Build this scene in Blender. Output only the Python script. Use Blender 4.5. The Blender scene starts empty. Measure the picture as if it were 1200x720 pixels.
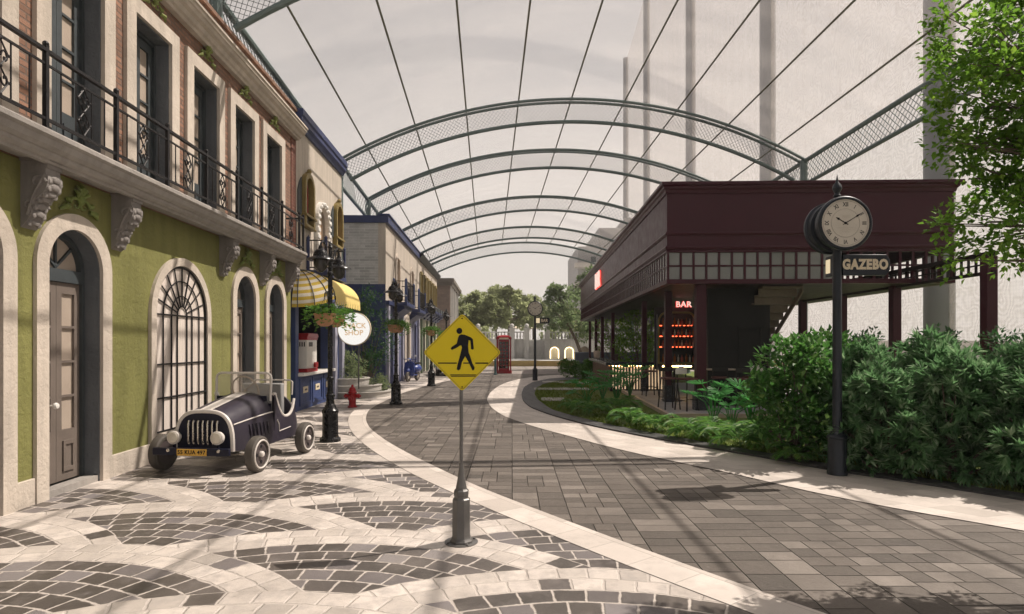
import bpy, bmesh, math, random
from mathutils import Vector, Matrix
sc = bpy.context.scene
COL = sc.collection
R = math.radians
PI = math.pi
random.seed(11)
U = random.uniform
# ------------------------------------------------------------------ camera constants (pixels of the 1200x720 photograph)
F, CX, HY, CH = 700.0, 600.0, 402.0, 1.8
def G(px, py, z=0.0):
    """ground point seen at a pixel"""
    Y = F * (CH - z) / (py - HY)
    return ((px - CX) * Y / F, Y)
# three building alignments: world, the terrace row on the left, the bar pavilion on the right
FRA = {'W': (0.0, 0.0), 'L': (R(1.8), 0.16), 'R': (R(-1.88), 0.15)}
def fpos(p, fr):
    a, sh = FRA[fr]
    x, y, z = p[0], p[1] + sh, p[2]
    return Vector((x * math.cos(a) - y * math.sin(a), x * math.sin(a) + y * math.cos(a), z))
# ------------------------------------------------------------------ mesh builder
class MB:
    def __init__(s): s.v = []; s.f = []; s.uv = []
    def add(s, vs, fs):
        n = len(s.v)
        s.v += [tuple(v) for v in vs]
        s.f += [tuple(i + n for i in f) for f in fs]
        return s
    def box(s, x0, x1, y0, y1, z0, z1):
        vs = [(x, y, z) for z in (z0, z1) for y in (y0, y1) for x in (x0, x1)]
        return s.add(vs, [(0, 2, 3, 1), (4, 5, 7, 6), (0, 1, 5, 4), (2, 6, 7, 3), (0, 4, 6, 2), (1, 3, 7, 5)])
    def cbox(s, c, d):
        return s.box(c[0]-d[0]/2, c[0]+d[0]/2, c[1]-d[1]/2, c[1]+d[1]/2, c[2]-d[2]/2, c[2]+d[2]/2)
    def bar(s, a, b, w, h=None, up=(0, 0, 1)):
        a, b = Vector(a), Vector(b); h = h or w
        d = (b - a).normalized(); u = Vector(up)
        if abs(d.dot(u)) > .98: u = Vector((0, 1, 0))
        r = d.cross(u).normalized(); u = r.cross(d)
        vs = []
        for p in (a, b):
            for i, j in ((-1, -1), (1, -1), (1, 1), (-1, 1)):
                vs.append(p + r * (i * w / 2) + u * (j * h / 2))
        return s.add(vs, [(0, 1, 2, 3), (7, 6, 5, 4), (0, 4, 5, 1), (1, 5, 6, 2), (2, 6, 7, 3), (3, 7, 4, 0)])
    def tube(s, pts, r, n=8, cap=True, closed=False):
        pts = [Vector(p) for p in pts]; m = len(pts)
        rr = r if isinstance(r, (list, tuple)) else [r] * m
        vs = []; prev = None
        for i, p in enumerate(pts):
            if closed: t = pts[(i + 1) % m] - pts[i - 1]
            else: t = pts[min(i + 1, m - 1)] - pts[max(i - 1, 0)]
            t.normalize()
            if prev is None:
                q = Vector((0, 0, 1)) if abs(t.z) < .9 else Vector((1, 0, 0))
                u = t.cross(q).normalized()
            else:
                u = (prev - t * prev.dot(t)).normalized()
            prev = u; w = t.cross(u)
            for k in range(n):
                a = 2 * PI * k / n
                vs.append(p + (u * math.cos(a) + w * math.sin(a)) * rr[i])
        fs = []
        for i in range(m if closed else m - 1):
            j = (i + 1) % m
            for k in range(n):
                l = (k + 1) % n
                fs.append((i*n + k, i*n + l, j*n + l, j*n + k))
        if cap and not closed:
            fs.append(tuple(range(n - 1, -1, -1))); fs.append(tuple((m-1)*n + k for k in range(n)))
        return s.add(vs, fs)
    def lathe(s, prof, c=(0, 0, 0), n=20, M=None, rot=0.0, cap=True):
        vs = []; fs = []
        for r, h in prof:
            for k in range(n):
                a = 2 * PI * k / n + rot
                p = Vector((r * math.cos(a), r * math.sin(a), h))
                if M is not None: p = M @ p
                vs.append(p + Vector(c))
        for i in range(len(prof) - 1):
            for k in range(n):
                l = (k + 1) % n
                fs.append((i*n + k, i*n + l, (i+1)*n + l, (i+1)*n + k))
        if cap and prof[0][0] > 1e-5: fs.append(tuple(range(n - 1, -1, -1)))
        if cap and prof[-1][0] > 1e-5: fs.append(tuple((len(prof)-1)*n + k for k in range(n)))
        return s.add(vs, fs)
    def prism(s, poly, f3, t0, t1):
        """2D polygon swept between t0 and t1; f3(u, v, t) -> xyz"""
        n = len(poly)
        vs = [f3(u, v, t0) for u, v in poly] + [f3(u, v, t1) for u, v in poly]
        fs = [tuple(range(n)), tuple(range(2*n - 1, n - 1, -1))] + [(i, n + i, n + (i+1) % n, (i+1) % n) for i in range(n)]
        return s.add(vs, fs)
    def plate(s, outer, holes, f3, t0, t1):
        """flat slab with holes"""
        cu = bpy.data.curves.new('tmp', 'CURVE'); cu.dimensions = '2D'; cu.fill_mode = 'BOTH'; cu.extrude = .5
        for lp in [outer] + list(holes):
            sp = cu.splines.new('POLY'); sp.points.add(len(lp) - 1)
            for i, (u, v) in enumerate(lp): sp.points[i].co = (u, v, 0, 1)
            sp.use_cyclic_u = True
        ob = bpy.data.objects.new('tmp', cu)
        me = bpy.data.meshes.new_from_object(ob)
        s.add([f3(v.co.x, v.co.y, t0 + (t1 - t0) * (v.co.z + .5)) for v in me.vertices], [tuple(p.vertices) for p in me.polygons])
        bpy.data.objects.remove(ob); bpy.data.curves.remove(cu); bpy.data.meshes.remove(me)
        return s
    def text(s, body, size, f3, t0, t1, bold=0.0, space=1.0):
        cu = bpy.data.curves.new('tmp', 'FONT'); cu.body = body; cu.size = size; cu.align_x = 'CENTER'; cu.align_y = 'CENTER'
        cu.extrude = .5; cu.offset = bold; cu.space_character = space; cu.resolution_u = 3
        ob = bpy.data.objects.new('tmp', cu)
        me = bpy.data.meshes.new_from_object(ob)
        s.add([f3(v.co.x, v.co.y, t0 + (t1 - t0) * (v.co.z + .5)) for v in me.vertices], [tuple(p.vertices) for p in me.polygons])
        bpy.data.objects.remove(ob); bpy.data.curves.remove(cu); bpy.data.meshes.remove(me)
        return s
    def ball(s, c, r, n=12, m=8, sc3=(1, 1, 1)):
        pr = [(max(1e-6, math.sin(PI*i/m)) * r, -math.cos(PI*i/m) * r) for i in range(m + 1)]
        M = Matrix.Diagonal(Vector(sc3)).to_3x3()
        return s.lathe(pr, c, n, M)
    def merge(s, o, M=None):
        return s.add([(M @ Vector(v)) if M is not None else v for v in o.v], o.f)
    def build(s, name, mat, parent=None, fr='W', base=(0, 0, 0), smooth=True, fix=True, ang=32, bevel=0.0, kind=None, uvs=None):
        me = bpy.data.meshes.new(name)
        b = parent['_b'] if parent is not None and '_b' in parent else base
        me.from_pydata([(x - b[0], y - b[1], z - b[2]) for x, y, z in s.v], [], s.f)
        if fix:
            bm = bmesh.new(); bm.from_mesh(me)
            bmesh.ops.recalc_face_normals(bm, faces=bm.faces)
            bm.to_mesh(me); bm.free()
        if uvs:
            lay = me.uv_layers.new(name='UVMap')
            for p in me.polygons:
                for li in p.loop_indices: lay.data[li].uv = uvs[me.loops[li].vertex_index]
        if smooth:
            me.polygons.foreach_set('use_smooth', [True] * len(me.polygons))
            try: me.set_sharp_from_angle(angle=R(ang))
            except Exception: pass
        me.materials.append(mat)
        o = bpy.data.objects.new(name, me); COL.objects.link(o)
        if parent is not None: o.parent = parent
        else:
            o.location = fpos(base, fr); o.rotation_euler = (0, 0, FRA[fr][0])
        if bevel:
            md = o.modifiers.new('bevel', 'BEVEL'); md.width = bevel; md.segments = 2; md.limit_method = 'ANGLE'; md.angle_limit = R(40)
        o['_b'] = b
        if kind: o['kind'] = kind
        return o
THINGS = []
def tag(o, label=None, cat=None, group=None, kind=None):
    if label: o['label'] = label
    if cat: o['category'] = cat
    if group: o['group'] = group
    if kind: o['kind'] = kind
    return o
def thing(name, label, cat, base=(0, 0, 0), fr='W', group=None, rotz=0.0):
    o = bpy.data.objects.new(name, None); COL.objects.link(o)
    o.empty_display_size = .1
    o.location = fpos(base, fr); o.rotation_euler = (0, 0, FRA[fr][0] + rotz)
    o['_b'] = base if rotz == 0 else (0.0, 0.0, 0.0)
    THINGS.append(o)
    return tag(o, label, cat, group)
def copy_tree(o, parent=None, loc=None, rotz=None, scale=None, label=None):
    c = o.copy(); COL.objects.link(c)
    if parent is not None: c.parent = parent
    if loc is not None: c.location = loc
    if rotz is not None: c.rotation_euler = (0, 0, rotz)
    if scale is not None: c.scale = scale if hasattr(scale, '__len__') else (scale,) * 3
    if label: c['label'] = label
    if parent is None and '_b' in c: THINGS.append(c)
    for ch in list(o.children): copy_tree(ch, c)
    return c
YZ = lambda x: (lambda u, v, t: (x + t, u, v))      # facade plane seen along x
XZ = lambda y: (lambda u, v, t: (u, y + t, v))
XY = lambda z: (lambda u, v, t: (u, v, z + t))
def arch(c, w, z0, ztop, n=14):
    r = w / 2
    return [(c - r, z0), (c + r, z0)] + [(c + r*math.cos(PI*i/n), ztop - r + r*math.sin(PI*i/n)) for i in range(n + 1)]
def rect(a, b, c, d): return [(a, c), (b, c), (b, d), (a, d)]
# ------------------------------------------------------------------ node helpers and materials
class NT:
    def __init__(s, name):
        s.m = bpy.data.materials.new(name); s.m.use_nodes = True; s.t = s.m.node_tree
        s.b = s.t.nodes['Principled BSDF']; s.out = s.t.nodes['Material Output']
    def n(s, typ, ins=(), out=0, **props):
        nd = s.t.nodes.new('ShaderNode' + typ)
        for k, v in props.items(): setattr(nd, k, v)
        it = ins.items() if isinstance(ins, dict) else enumerate(ins)
        for k, v in it:
            if v is None: continue
            if isinstance(v, bpy.types.NodeSocket): s.t.links.new(v, nd.inputs[k])
            else:
                if isinstance(v, (tuple, list)) and nd.inputs[k].type == 'RGBA' and len(v) == 3: v = (*v, 1)
                nd.inputs[k].default_value = v
        return nd.outputs[out]
    def ma(s, op, a, b=None, c=None): return s.n('Math', [a, b, c], operation=op)
    def mix(s, f, a, b, mode='MIX'):
        nd = s.t.nodes.new('ShaderNodeMix'); nd.data_type = 'RGBA'; nd.blend_type = mode
        for i, v in ((0, f), (6, a), (7, b)):
            if isinstance(v, bpy.types.NodeSocket): s.t.links.new(v, nd.inputs[i])
            else: nd.inputs[i].default_value = (*v, 1) if isinstance(v, (tuple, list)) and len(v) == 3 else v
        return nd.outputs[2]
    def ramp(s, f, stops):
        nd = s.t.nodes.new('ShaderNodeValToRGB'); s.t.links.new(f, nd.inputs[0])
        el = nd.color_ramp.elements
        while len(el) < len(stops): el.new(.5)
        for e, (p, c) in zip(el, stops): e.position = p; e.color = (*c, 1) if len(c) == 3 else c
        return nd.outputs[0]
    def obj(s): return s.n('TexCoord', out=3)
    def uv(s): return s.n('TexCoord', out=2)
    def noise(s, vec, scale, detail=4, rough=.55, out=0): return s.n('TexNoise', {'Vector': vec, 'Scale': scale, 'Detail': detail, 'Roughness': rough}, out)
    def sep(s, v):
        nd = s.t.nodes.new('ShaderNodeSeparateXYZ'); s.t.links.new(v, nd.inputs[0]); return nd.outputs
    def com(s, x, y, z=0.0): return s.n('CombineXYZ', [x, y, z])
    def bump(s, h, strength=.3, dist=.02): return s.n('Bump', {'Height': h, 'Strength': strength, 'Distance': dist})
    def fin(s, col=None, rough=None, bump=None, metal=None, spec=None, **kw):
        for k, v in (('Base Color', col), ('Roughness', rough), ('Normal', bump), ('Metallic', metal), ('Specular IOR Level', spec)):
            if v is None: continue
            if isinstance(v, bpy.types.NodeSocket): s.t.links.new(v, s.b.inputs[k])
            else: s.b.inputs[k].default_value = (*v, 1) if k == 'Base Color' and len(v) == 3 else v
        for k, v in kw.items(): s.b.inputs[k.replace('_', ' ')].default_value = v
        return s.m
def mul(c, k): return tuple(min(1, x * k) for x in c)
def plain(name, c, rough=.5, metal=0.0, var=.18, scale=5, bump=0.0, bscale=60, spec=.5, dist=.01, **kw):
    t = NT(name); o = t.obj()
    n = t.noise(o, scale, 5, .6)
    col = t.mix(t.ma('MULTIPLY_ADD', n, 1.6, -.3), mul(c, 1 - var), mul(c, 1 + var))
    rg = t.ma('MULTIPLY_ADD', t.noise(o, scale * 3), .3, rough - .15)
    b = t.bump(t.noise(o, bscale, 4), bump, dist) if bump else None
    return t.fin(col, rg, b, metal, spec, **kw)
def stucco(name, c, dirt=.25, bump=.5):
    t = NT(name); o = t.obj()
    big = t.noise(o, .9, 5, .6); med = t.noise(o, 7, 5, .65); fine = t.noise(o, 55, 4, .7)
    x, y, z = t.sep(o)[:3]
    streak = t.noise(t.com(t.ma('MULTIPLY', x, 6), t.ma('MULTIPLY', y, 6), t.ma('MULTIPLY', z, .6)), 1.0, 4, .6)
    col = t.mix(t.ma('MULTIPLY_ADD', big, 2.2, -.6), mul(c, 1 - dirt), mul(c, 1.08))
    col = t.mix(t.ma('MULTIPLY', t.ma('MULTIPLY_ADD', streak, 4.5, -1.9), .5), col, mul(c, .58))
    t.t.nodes[-1].clamp_factor = True
    col = t.mix(t.ma('MULTIPLY', med, .25), col, mul(c, .85))
    v = t.n('TexVoronoi', {'Vector': t.n('VectorMath', [o, t.n('TexNoise', {'Vector': o, 'Scale': 6.0}, 1)], operation='ADD'), 'Scale': 5.0}, feature='SMOOTH_F1')
    h = t.ma('ADD', t.ma('MULTIPLY', v, .6), t.ma('ADD', t.ma('MULTIPLY', fine, .35), t.ma('MULTIPLY', med, .8)))
    return t.fin(col, .9, t.bump(h, bump, .02), 0, .25)
def bricks(name, c1, c2, mort, w=.21, h=.07, plane='yz', m=.009, rough=.85, bump=.6):
    t = NT(name); o = t.obj(); x, y, z = t.sep(o)[:3]
    v = {'yz': t.com(y, z), 'xz': t.com(x, z), 'xy': t.com(x, y)}[plane]
    nd = t.t.nodes.new('ShaderNodeTexBrick'); t.t.links.new(v, nd.inputs['Vector'])
    for k, val in (('Scale', 1.0), ('Mortar Size', m), ('Mortar Smooth', .3), ('Brick Width', w), ('Row Height', h), ('Bias', 0.0)): nd.inputs[k].default_value = val
    nd.inputs['Color1'].default_value = (*c1, 1); nd.inputs['Color2'].default_value = (*c2, 1); nd.inputs['Mortar'].default_value = (*mort, 1)
    n = t.noise(o, 2.2, 5, .65); f = t.noise(o, 45, 3)
    col = t.mix(t.ma('MULTIPLY_ADD', n, 1.5, -.45), nd.outputs[0], mul(c1, .55))
    t.t.nodes[-1].clamp_factor = True
    hgt = t.ma('ADD', t.ma('MULTIPLY', nd.outputs[1], -1.0), t.ma('MULTIPLY', f, .35))
    return t.fin(col, rough, t.bump(hgt, bump, .012), 0, .3)
def leafm(name, c1, c2, tr=.35, rough=.45, c3=None):
    t = NT(name)
    g = t.n('NewGeometry', out=8)
    stops = [(0, c1), (.62, c2)] + ([(1, c3)] if c3 else [(1, mul(c2, 1.35))])
    n = t.noise(t.obj(), 4.5, 2, .5)
    f = t.ma('ADD', t.ma('MULTIPLY', g, .55), t.n('MapRange', [n, .36, .66, 0.0, .45]))
    col = t.ramp(f, stops)
    t.fin(col, max(rough, .48), spec=.22)
    tl = t.n('BsdfTranslucent', {'Color': t.mix(.5, col, mul(c2, 1.9))})
    ms = t.n('MixShader', [tr, t.b.outputs[0], tl])
    t.t.links.new(ms, t.out.inputs[0])
    return t.m
def emit(name, c, s):
    t = NT(name); t.fin((0, 0, 0), .5)
    t.b.inputs['Emission Color'].default_value = (*c, 1); t.b.inputs['Emission Strength'].default_value = s
    return t.m
def glass(name, tint=(.8, .85, .85), alpha=.3, rough=.05):
    """thin pane: part clear, part glossy tinted"""
    t = NT(name); t.fin(tint, rough, spec=.6)
    lw = t.n('LayerWeight', [.25], 1)
    f = t.ma('ADD', alpha, t.ma('MULTIPLY', lw, .35))
    ms = t.n('MixShader', [f, t.n('BsdfTransparent', [(.95, .95, .95)]), t.b.outputs[0]])
    t.t.links.new(ms, t.out.inputs[0]); return t.m
M = {}
M['green'] = stucco('green_stucco', (.222, .220, .076), .32, .7)
M['cream'] = stucco('cream_stone', (.60, .53, .455), .30, .6)
M['creamwall'] = stucco('cream_stucco', (.54, .48, .41), .2, .4)
M['stone'] = stucco('grey_carved_stone', (.36, .335, .31), .35, .6)
M['carved'] = stucco('dark_carved_stone', (.27, .25, .235), .35, .6)
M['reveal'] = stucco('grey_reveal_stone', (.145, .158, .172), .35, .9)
M['brick'] = bricks('pink_brick', (.36, .20, .135), (.20, .11, .075), (.15, .12, .10), .21, .075, 'yz', .012, .85, .9)
M['quoin'] = bricks('red_brick', (.20, .075, .05), (.14, .05, .035), (.25, .16, .13), .2, .075)
M['greybrick'] = bricks('grey_brick', (.60, .60, .58), (.40, .40, .39), (.66, .65, .63), .42, .11, 'xz', .012)
M['brownstone'] = bricks('brown_block', (.25, .19, .155), (.19, .145, .12), (.15, .12, .10), .5, .22, 'xz')
M['navy'] = plain('navy_paint', (.022, .035, .115), .45, 0, .3, 3, .12, 30)
M['blue'] = plain('mid_blue_paint', (.035, .06, .17), .5, 0, .25, 4, .1, 30)
M['lav'] = plain('lavender_paint', (.30, .30, .37), .6, 0, .12, 4, .1, 30)
M['iron'] = plain('black_iron', (.016, .015, .016), .45, .1, .3, 8, .1, 80, .25)
M['blackpaint'] = plain('black_gloss_paint', (.008, .008, .009), .28, 0, .3, 6, .08, 60, .3)
M['doorbrown'] = plain('taupe_door_paint', (.155, .128, .11), .5, 0, .2, 3, .12, 40)
M['doorblue'] = plain('slate_door_paint', (.046, .056, .062), .5, 0, .25, 4, .12, 40)
M['pane'] = plain('curtained_pane', (.42, .35, .29), .12, 0, .2, 1.2, 0, 40, .6)
M['panelight'] = plain('blind_pane', (.74, .66, .60), .2, 0, .12, 1.0, 0, 40, .5)
M['dark'] = plain('dark_interior', (.02, .02, .022), .7, 0, .3, 2)
M['ornament'] = plain('green_relief', (.15, .19, .05), .8, 0, .3, 12, .3, 50)
M['white'] = plain('white_paint', (.72, .70, .66), .4, 0, .06, 5)
M['gold'] = plain('ochre_gold_paint', (.22, .165, .05), .5, .1, .2, 6, .1, 40)
M['peach'] = plain('peach_door', (.62, .46, .33), .5, 0, .12, 3)
M['truss'] = plain('grey_green_steel', (.13, .175, .17), .45, .2, .15, 3, .05, 40)
M['purlin'] = plain('olive_cable', (.12, .115, .07), .5, .2, .3, 10)
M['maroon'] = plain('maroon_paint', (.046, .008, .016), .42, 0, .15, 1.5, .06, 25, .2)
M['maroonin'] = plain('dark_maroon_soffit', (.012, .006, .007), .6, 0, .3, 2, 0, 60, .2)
M['slab'] = plain('dark_counter_stone', (.035, .04, .047), .25, 0, .3, 6, .05, 30)
M['woodwarm'] = plain('brown_bar_boards', (.11, .055, .025), .5, 0, .4, 8, .2, 30)
M['woodpale'] = plain('pale_table_wood', (.42, .34, .27), .45, 0, .2, 8)
M['slat'] = plain('dark_slat', (.02, .018, .017), .5, 0, .3, 6)
M['slatglow'] = plain('glowing_backing_board', (.55, .46, .36), .6, 0, .1, 4, Emission_Color=(1.0, .70, .42, 1), Emission_Strength=.30)  # emission put in for the warm glow down the board; no lamp of its own
M['led'] = emit('warm_led', (1.0, .58, .2), 22)
M['neon'] = emit('red_neon', (1.0, .04, .025), 1.5)
M['neonwhite'] = emit('hot_neon_letters', (1.0, .70, .60), .55)
M['redlight'] = emit('red_shelf_light', (1.0, .09, .03), 5)
M['signlit'] = emit('lit_white_sign', (1.0, .96, .9), .52)
M['creamlit'] = emit('lit_cream_panel', (1.0, .80, .50), .42)
M['archlit'] = emit('lit_arch_strip', (1.0, .78, .42), 2.2)
M['steelgrey'] = plain('grey_galvanised_paint', (.13, .125, .12), .42, .35, .15, 6, .06, 60)
M['yellow'] = plain('sign_yellow', (.66, .52, .012), .45, 0, .03, 3, 0, 60, .25)
M['signblack'] = plain('sign_black', (.006, .006, .009), .5, 0, .1, 3, 0, 60, .2)
M['clockblue'] = plain('blue_black_iron', (.012, .017, .025), .38, .3, .25, 6, .06, 50)
M['dial'] = plain('aged_dial', (.60, .55, .47), .45, 0, .08, 4)
M['dialink'] = plain('dial_ink', (.06, .055, .05), .6, 0, .1, 4)
M['dialfaint'] = plain('dial_faint_ink', (.38, .34, .29), .6, 0, .1, 4)
M['cream2'] = plain('cream_letters', (.72, .62, .45), .5, 0, .05, 4)
M['red'] = plain('red_enamel', (.32, .012, .018), .38, 0, .2, 5, .05, 40, .3)
M['boothred'] = plain('booth_red', (.27, .010, .018), .45, 0, .15, 5, 0, 60, .2)
M['carbody'] = plain('aubergine_car_paint', (.030, .025, .038), .4, 0, .12, 3, 0, 30, .4)
M['cargrille'] = plain('navy_car_front', (.007, .008, .022), .4, 0, .2, 4, 0, 60, .3)
M['tyre'] = plain('old_rubber', (.075, .065, .055), .75, 0, .2, 9, .15, 60)
M['chrome'] = plain('dull_chrome', (.6, .56, .5), .25, .9, .1, 6)
M['cartrim'] = plain('white_car_trim', (.62, .58, .54), .45, 0, .08, 6)
M['seat'] = plain('grey_seat', (.25, .25, .25), .7, 0, .1, 6)
M['plate'] = plain('yellow_number_plate', (.62, .36, .05), .4, 0, .05, 6)
M['lens'] = plain('headlamp_lens', (.62, .58, .5), .2, .2, .1, 8)
M['terracotta'] = plain('terracotta', (.42, .22, .12), .8, 0, .2, 9, .2, 50)
M['awnyellow'] = plain('yellow_canvas', (.72, .56, .19), .8, 0, .08, 5, .1, 90)
M['mesh_wire'] = plain('galvanised_wire', (.16, .18, .18), .45, .4, .1, 8)
M['bark'] = plain('bark', (.10, .075, .055), .9, 0, .35, 9, .7, 30)
M['tablegrey'] = plain('grey_stone_step', (.38, .36, .33), .85, 0, .2, 5, .25, 40)
M['balust'] = stucco('terrace_stone', (.62, .61, .59), .15, .3)
M['umbrella'] = plain('beige_parasol', (.62, .52, .42), .8, 0, .05, 4)
M['tower'] = plain('distant_tower_grey', (.30, .29, .29), .7, 0, .08, .3)
M['kerbyellow'] = plain('yellow_kerb_paint', (.48, .36, .15), .7, 0, .12, 3, .1, 30)
M['lilacblue'] = plain('scooter_blue', (.03, .055, .21), .35, 0, .1, 4)
M['popwhite'] = plain('white_machine_panel', (.68, .66, .62), .35, 0, .05, 4)
M['pole'] = plain('grey_net_pole', (.20, .20, .215), .5, .2, .08, .8)
def curtain():
    t = NT('drawn_curtain'); o = t.obj(); x, y, z = t.sep(o)[:3]
    n = t.noise(t.com(t.ma('MULTIPLY', y, 9.0), t.ma('MULTIPLY', z, .35)), 1.0, 3, .5)
    col = t.mix(n, (.62, .54, .48), (.80, .73, .67))  # fold shading put into the colour, darker where the folds sink
    return t.fin(col, .3, t.bump(n, .9, .05), 0, .5)
M['panelight'] = curtain()
# foliage
M['lf_bush'] = leafm('bush_leaf', (.017, .060, .016), (.075, .20, .04), .40, .34, (.30, .45, .14))
M['lf_ros'] = leafm('rosette_leaf', (.020, .070, .024), (.125, .25, .105), .40, .38, (.52, .62, .42))
M['lf_dark'] = leafm('dark_shrub_leaf', (.014, .042, .016), (.034, .090, .030), .35, .33)
M['lf_fern'] = leafm('fern_leaf', (.03, .095, .024), (.10, .23, .045), .45, .42, (.28, .36, .09))
M['lf_mon'] = leafm('split_leaf', (.03, .15, .042), (.07, .26, .065), .45, .32)
M['lf_tree'] = leafm('tree_leaf', (.045, .11, .014), (.11, .22, .025), .6, .38, (.30, .42, .06))
M['lf_ivy'] = leafm('basket_leaf', (.03, .09, .014), (.07, .17, .022), .4, .35, (.14, .26, .04))
M['lf_far'] = leafm('haze_paled_leaf', (.17, .20, .10), (.27, .30, .16), .6, .6, (.40, .41, .23))  # leaf colours paled to stand in for the haze of distance
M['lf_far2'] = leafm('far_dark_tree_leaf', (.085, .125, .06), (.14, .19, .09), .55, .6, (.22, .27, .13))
M['lf_pale'] = leafm('pale_shrub_leaf', (.10, .15, .06), (.20, .25, .12), .3, .5, (.34, .36, .22))
# ================================================================== GROUND
def paver_nodes(t, px, py, pw, ph, joint, stagger=True):
    """returns (random id 0..1, second random, joint mask 1 in joint)"""
    ry = t.ma('FLOOR', t.ma('DIVIDE', py, ph))
    sh = t.ma('MULTIPLY', t.n('TexWhiteNoise', {'W': ry}, 0, noise_dimensions='1D'), pw) if stagger else 0.0
    qx = t.ma('DIVIDE', t.ma('ADD', px, sh), pw)
    rx = t.ma('FLOOR', qx)
    fx = t.ma('MULTIPLY', t.ma('FRACT', qx), pw); fy = t.ma('MULTIPLY', t.ma('FRACT', t.ma('DIVIDE', py, ph)), ph)
    ex = t.ma('MINIMUM', fx, t.ma('SUBTRACT', pw, fx)); ey = t.ma('MINIMUM', fy, t.ma('SUBTRACT', ph, fy))
    e = t.ma('MINIMUM', ex, ey)
    mask = t.n('MapRange', [e, 0.0, joint, 1.0, 0.0])
    idv = t.com(rx, ry, t.ma('ADD', pw, ph))
    nd = t.t.nodes.new('ShaderNodeTexWhiteNoise'); t.t.links.new(idv, nd.inputs[0])
    r1 = nd.outputs[0]; r2 = t.sep(nd.outputs[1])[1]
    return r1, r2, mask
def mat_road():
    t = NT('road_pavers'); x, y, z = t.sep(t.obj())[:3]
    B = .60
    y = t.ma('ADD', y, t.ma('MULTIPLY', t.n('TexWhiteNoise', {'W': t.ma('FLOOR', t.ma('DIVIDE', x, B))}, 0, noise_dimensions='1D'), B))
    cx = t.ma('FLOOR', t.ma('DIVIDE', x, B)); cy = t.ma('FLOOR', t.ma('DIVIDE', y, B))
    nd = t.t.nodes.new('ShaderNodeTexWhiteNoise'); t.t.links.new(t.com(cx, cy, 3.3), nd.inputs[0])
    rc = nd.outputs[0]
    a = t.ma('GREATER_THAN', rc, .34); b = t.ma('GREATER_THAN', rc, .60); c = t.ma('GREATER_THAN', rc, .82)
    # A: .30 x .15   B: .15 x .30   C: .30 x .30   D: .60 x .20
    pw = t.ma('ADD', .30, t.ma('ADD', t.ma('MULTIPLY', a, -.10), t.ma('ADD', t.ma('MULTIPLY', b, .10), t.ma('MULTIPLY', c, .30))))
    ph = t.ma('ADD', .20, t.ma('ADD', t.ma('MULTIPLY', a, .0), t.ma('ADD', t.ma('MULTIPLY', b, .10), t.ma('MULTIPLY', c, -.10))))
    r1, r2, mk = paver_nodes(t, x, y, pw, ph, .008, False)
    n = t.noise(t.obj(), 1.3, 5, .6); f = t.noise(t.obj(), 60, 4, .7); m2 = t.noise(t.obj(), 9, 5, .65)
    col = t.ramp(r1, [(0, (.024, .020, .017)), (.25, (.060, .050, .043)), (.65, (.102, .086, .074)), (.88, (.165, .143, .125)), (1, (.25, .22, .195))])
    col = t.mix(t.ma('MULTIPLY_ADD', n, 1.2, -.45), col, (.095, .08, .068))
    col = t.mix(t.ma('MULTIPLY', m2, .32), col, (.06, .05, .044))
    col = t.mix(t.ma('MULTIPLY', f, .42), col, (.25, .22, .19))
    col = t.mix(t.ma('MULTIPLY', mk, .75), col, (.045, .038, .032))
    s1 = t.noise(t.obj(), .9, 7, .7)
    col = t.mix(t.n('MapRange', [s1, .52, .72, 0.0, .45]), col, (.055, .047, .042))
    col = t.mix(t.n('MapRange', [t.noise(t.obj(), 22.0, 4, .7), .60, .75, 0.0, .35]), col, (.30, .27, .24))
    h = t.ma('ADD', t.ma('MULTIPLY', mk, -1.2), t.ma('ADD', t.ma('MULTIPLY', f, .35), t.ma('ADD', t.ma('MULTIPLY', r2, .5), t.ma('MULTIPLY', m2, .4))))
    rg = t.ma('MULTIPLY_ADD', m2, .35, .5)
    return t.fin(col, rg, t.bump(h, 1.0, .012), 0, .35)
def mat_band(name, ca, cb, cc, pw, ph):
    t = NT(name); u, v, _ = t.sep(t.uv())[:3]
    r1, r2, mk = paver_nodes(t, u, v, pw, ph, .006)
    n = t.noise(t.obj(), 1.1, 5, .6); f = t.noise(t.obj(), 70, 4, .7); m2 = t.noise(t.obj(), 6, 6, .7)
    col = t.ramp(r1, [(0, ca), (.5, cb), (1, cc)])
    col = t.mix(t.ma('MULTIPLY_ADD', n, 1.2, -.4), col, mul(ca, .8))
    col = t.mix(t.ma('MULTIPLY_ADD', m2, 1.0, -.35), col, mul(cb, .8))
    s1 = t.noise(t.obj(), 2.1, 7, .68); s2 = t.noise(t.obj(), 15.0, 5, .7)
    col = t.mix(t.n('MapRange', [s1, .52, .70, 0.0, .35]), col, mul(ca, .5))
    col = t.mix(t.n('MapRange', [s2, .62, .74, 0.0, .3]), col, mul(ca, .4))
    col = t.mix(t.ma('MULTIPLY', mk, .7), col, mul(ca, .45))
    h = t.ma('ADD', t.ma('MULTIPLY', mk, -1.0), t.ma('ADD', t.ma('MULTIPLY', f, .3), t.ma('ADD', t.ma('MULTIPLY', r2, .35), t.ma('MULTIPLY', m2, .4))))
    return t.fin(col, t.ma('MULTIPLY_ADD', m2, .3, .45), t.bump(h, .5, .007), 0, .35)
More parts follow.
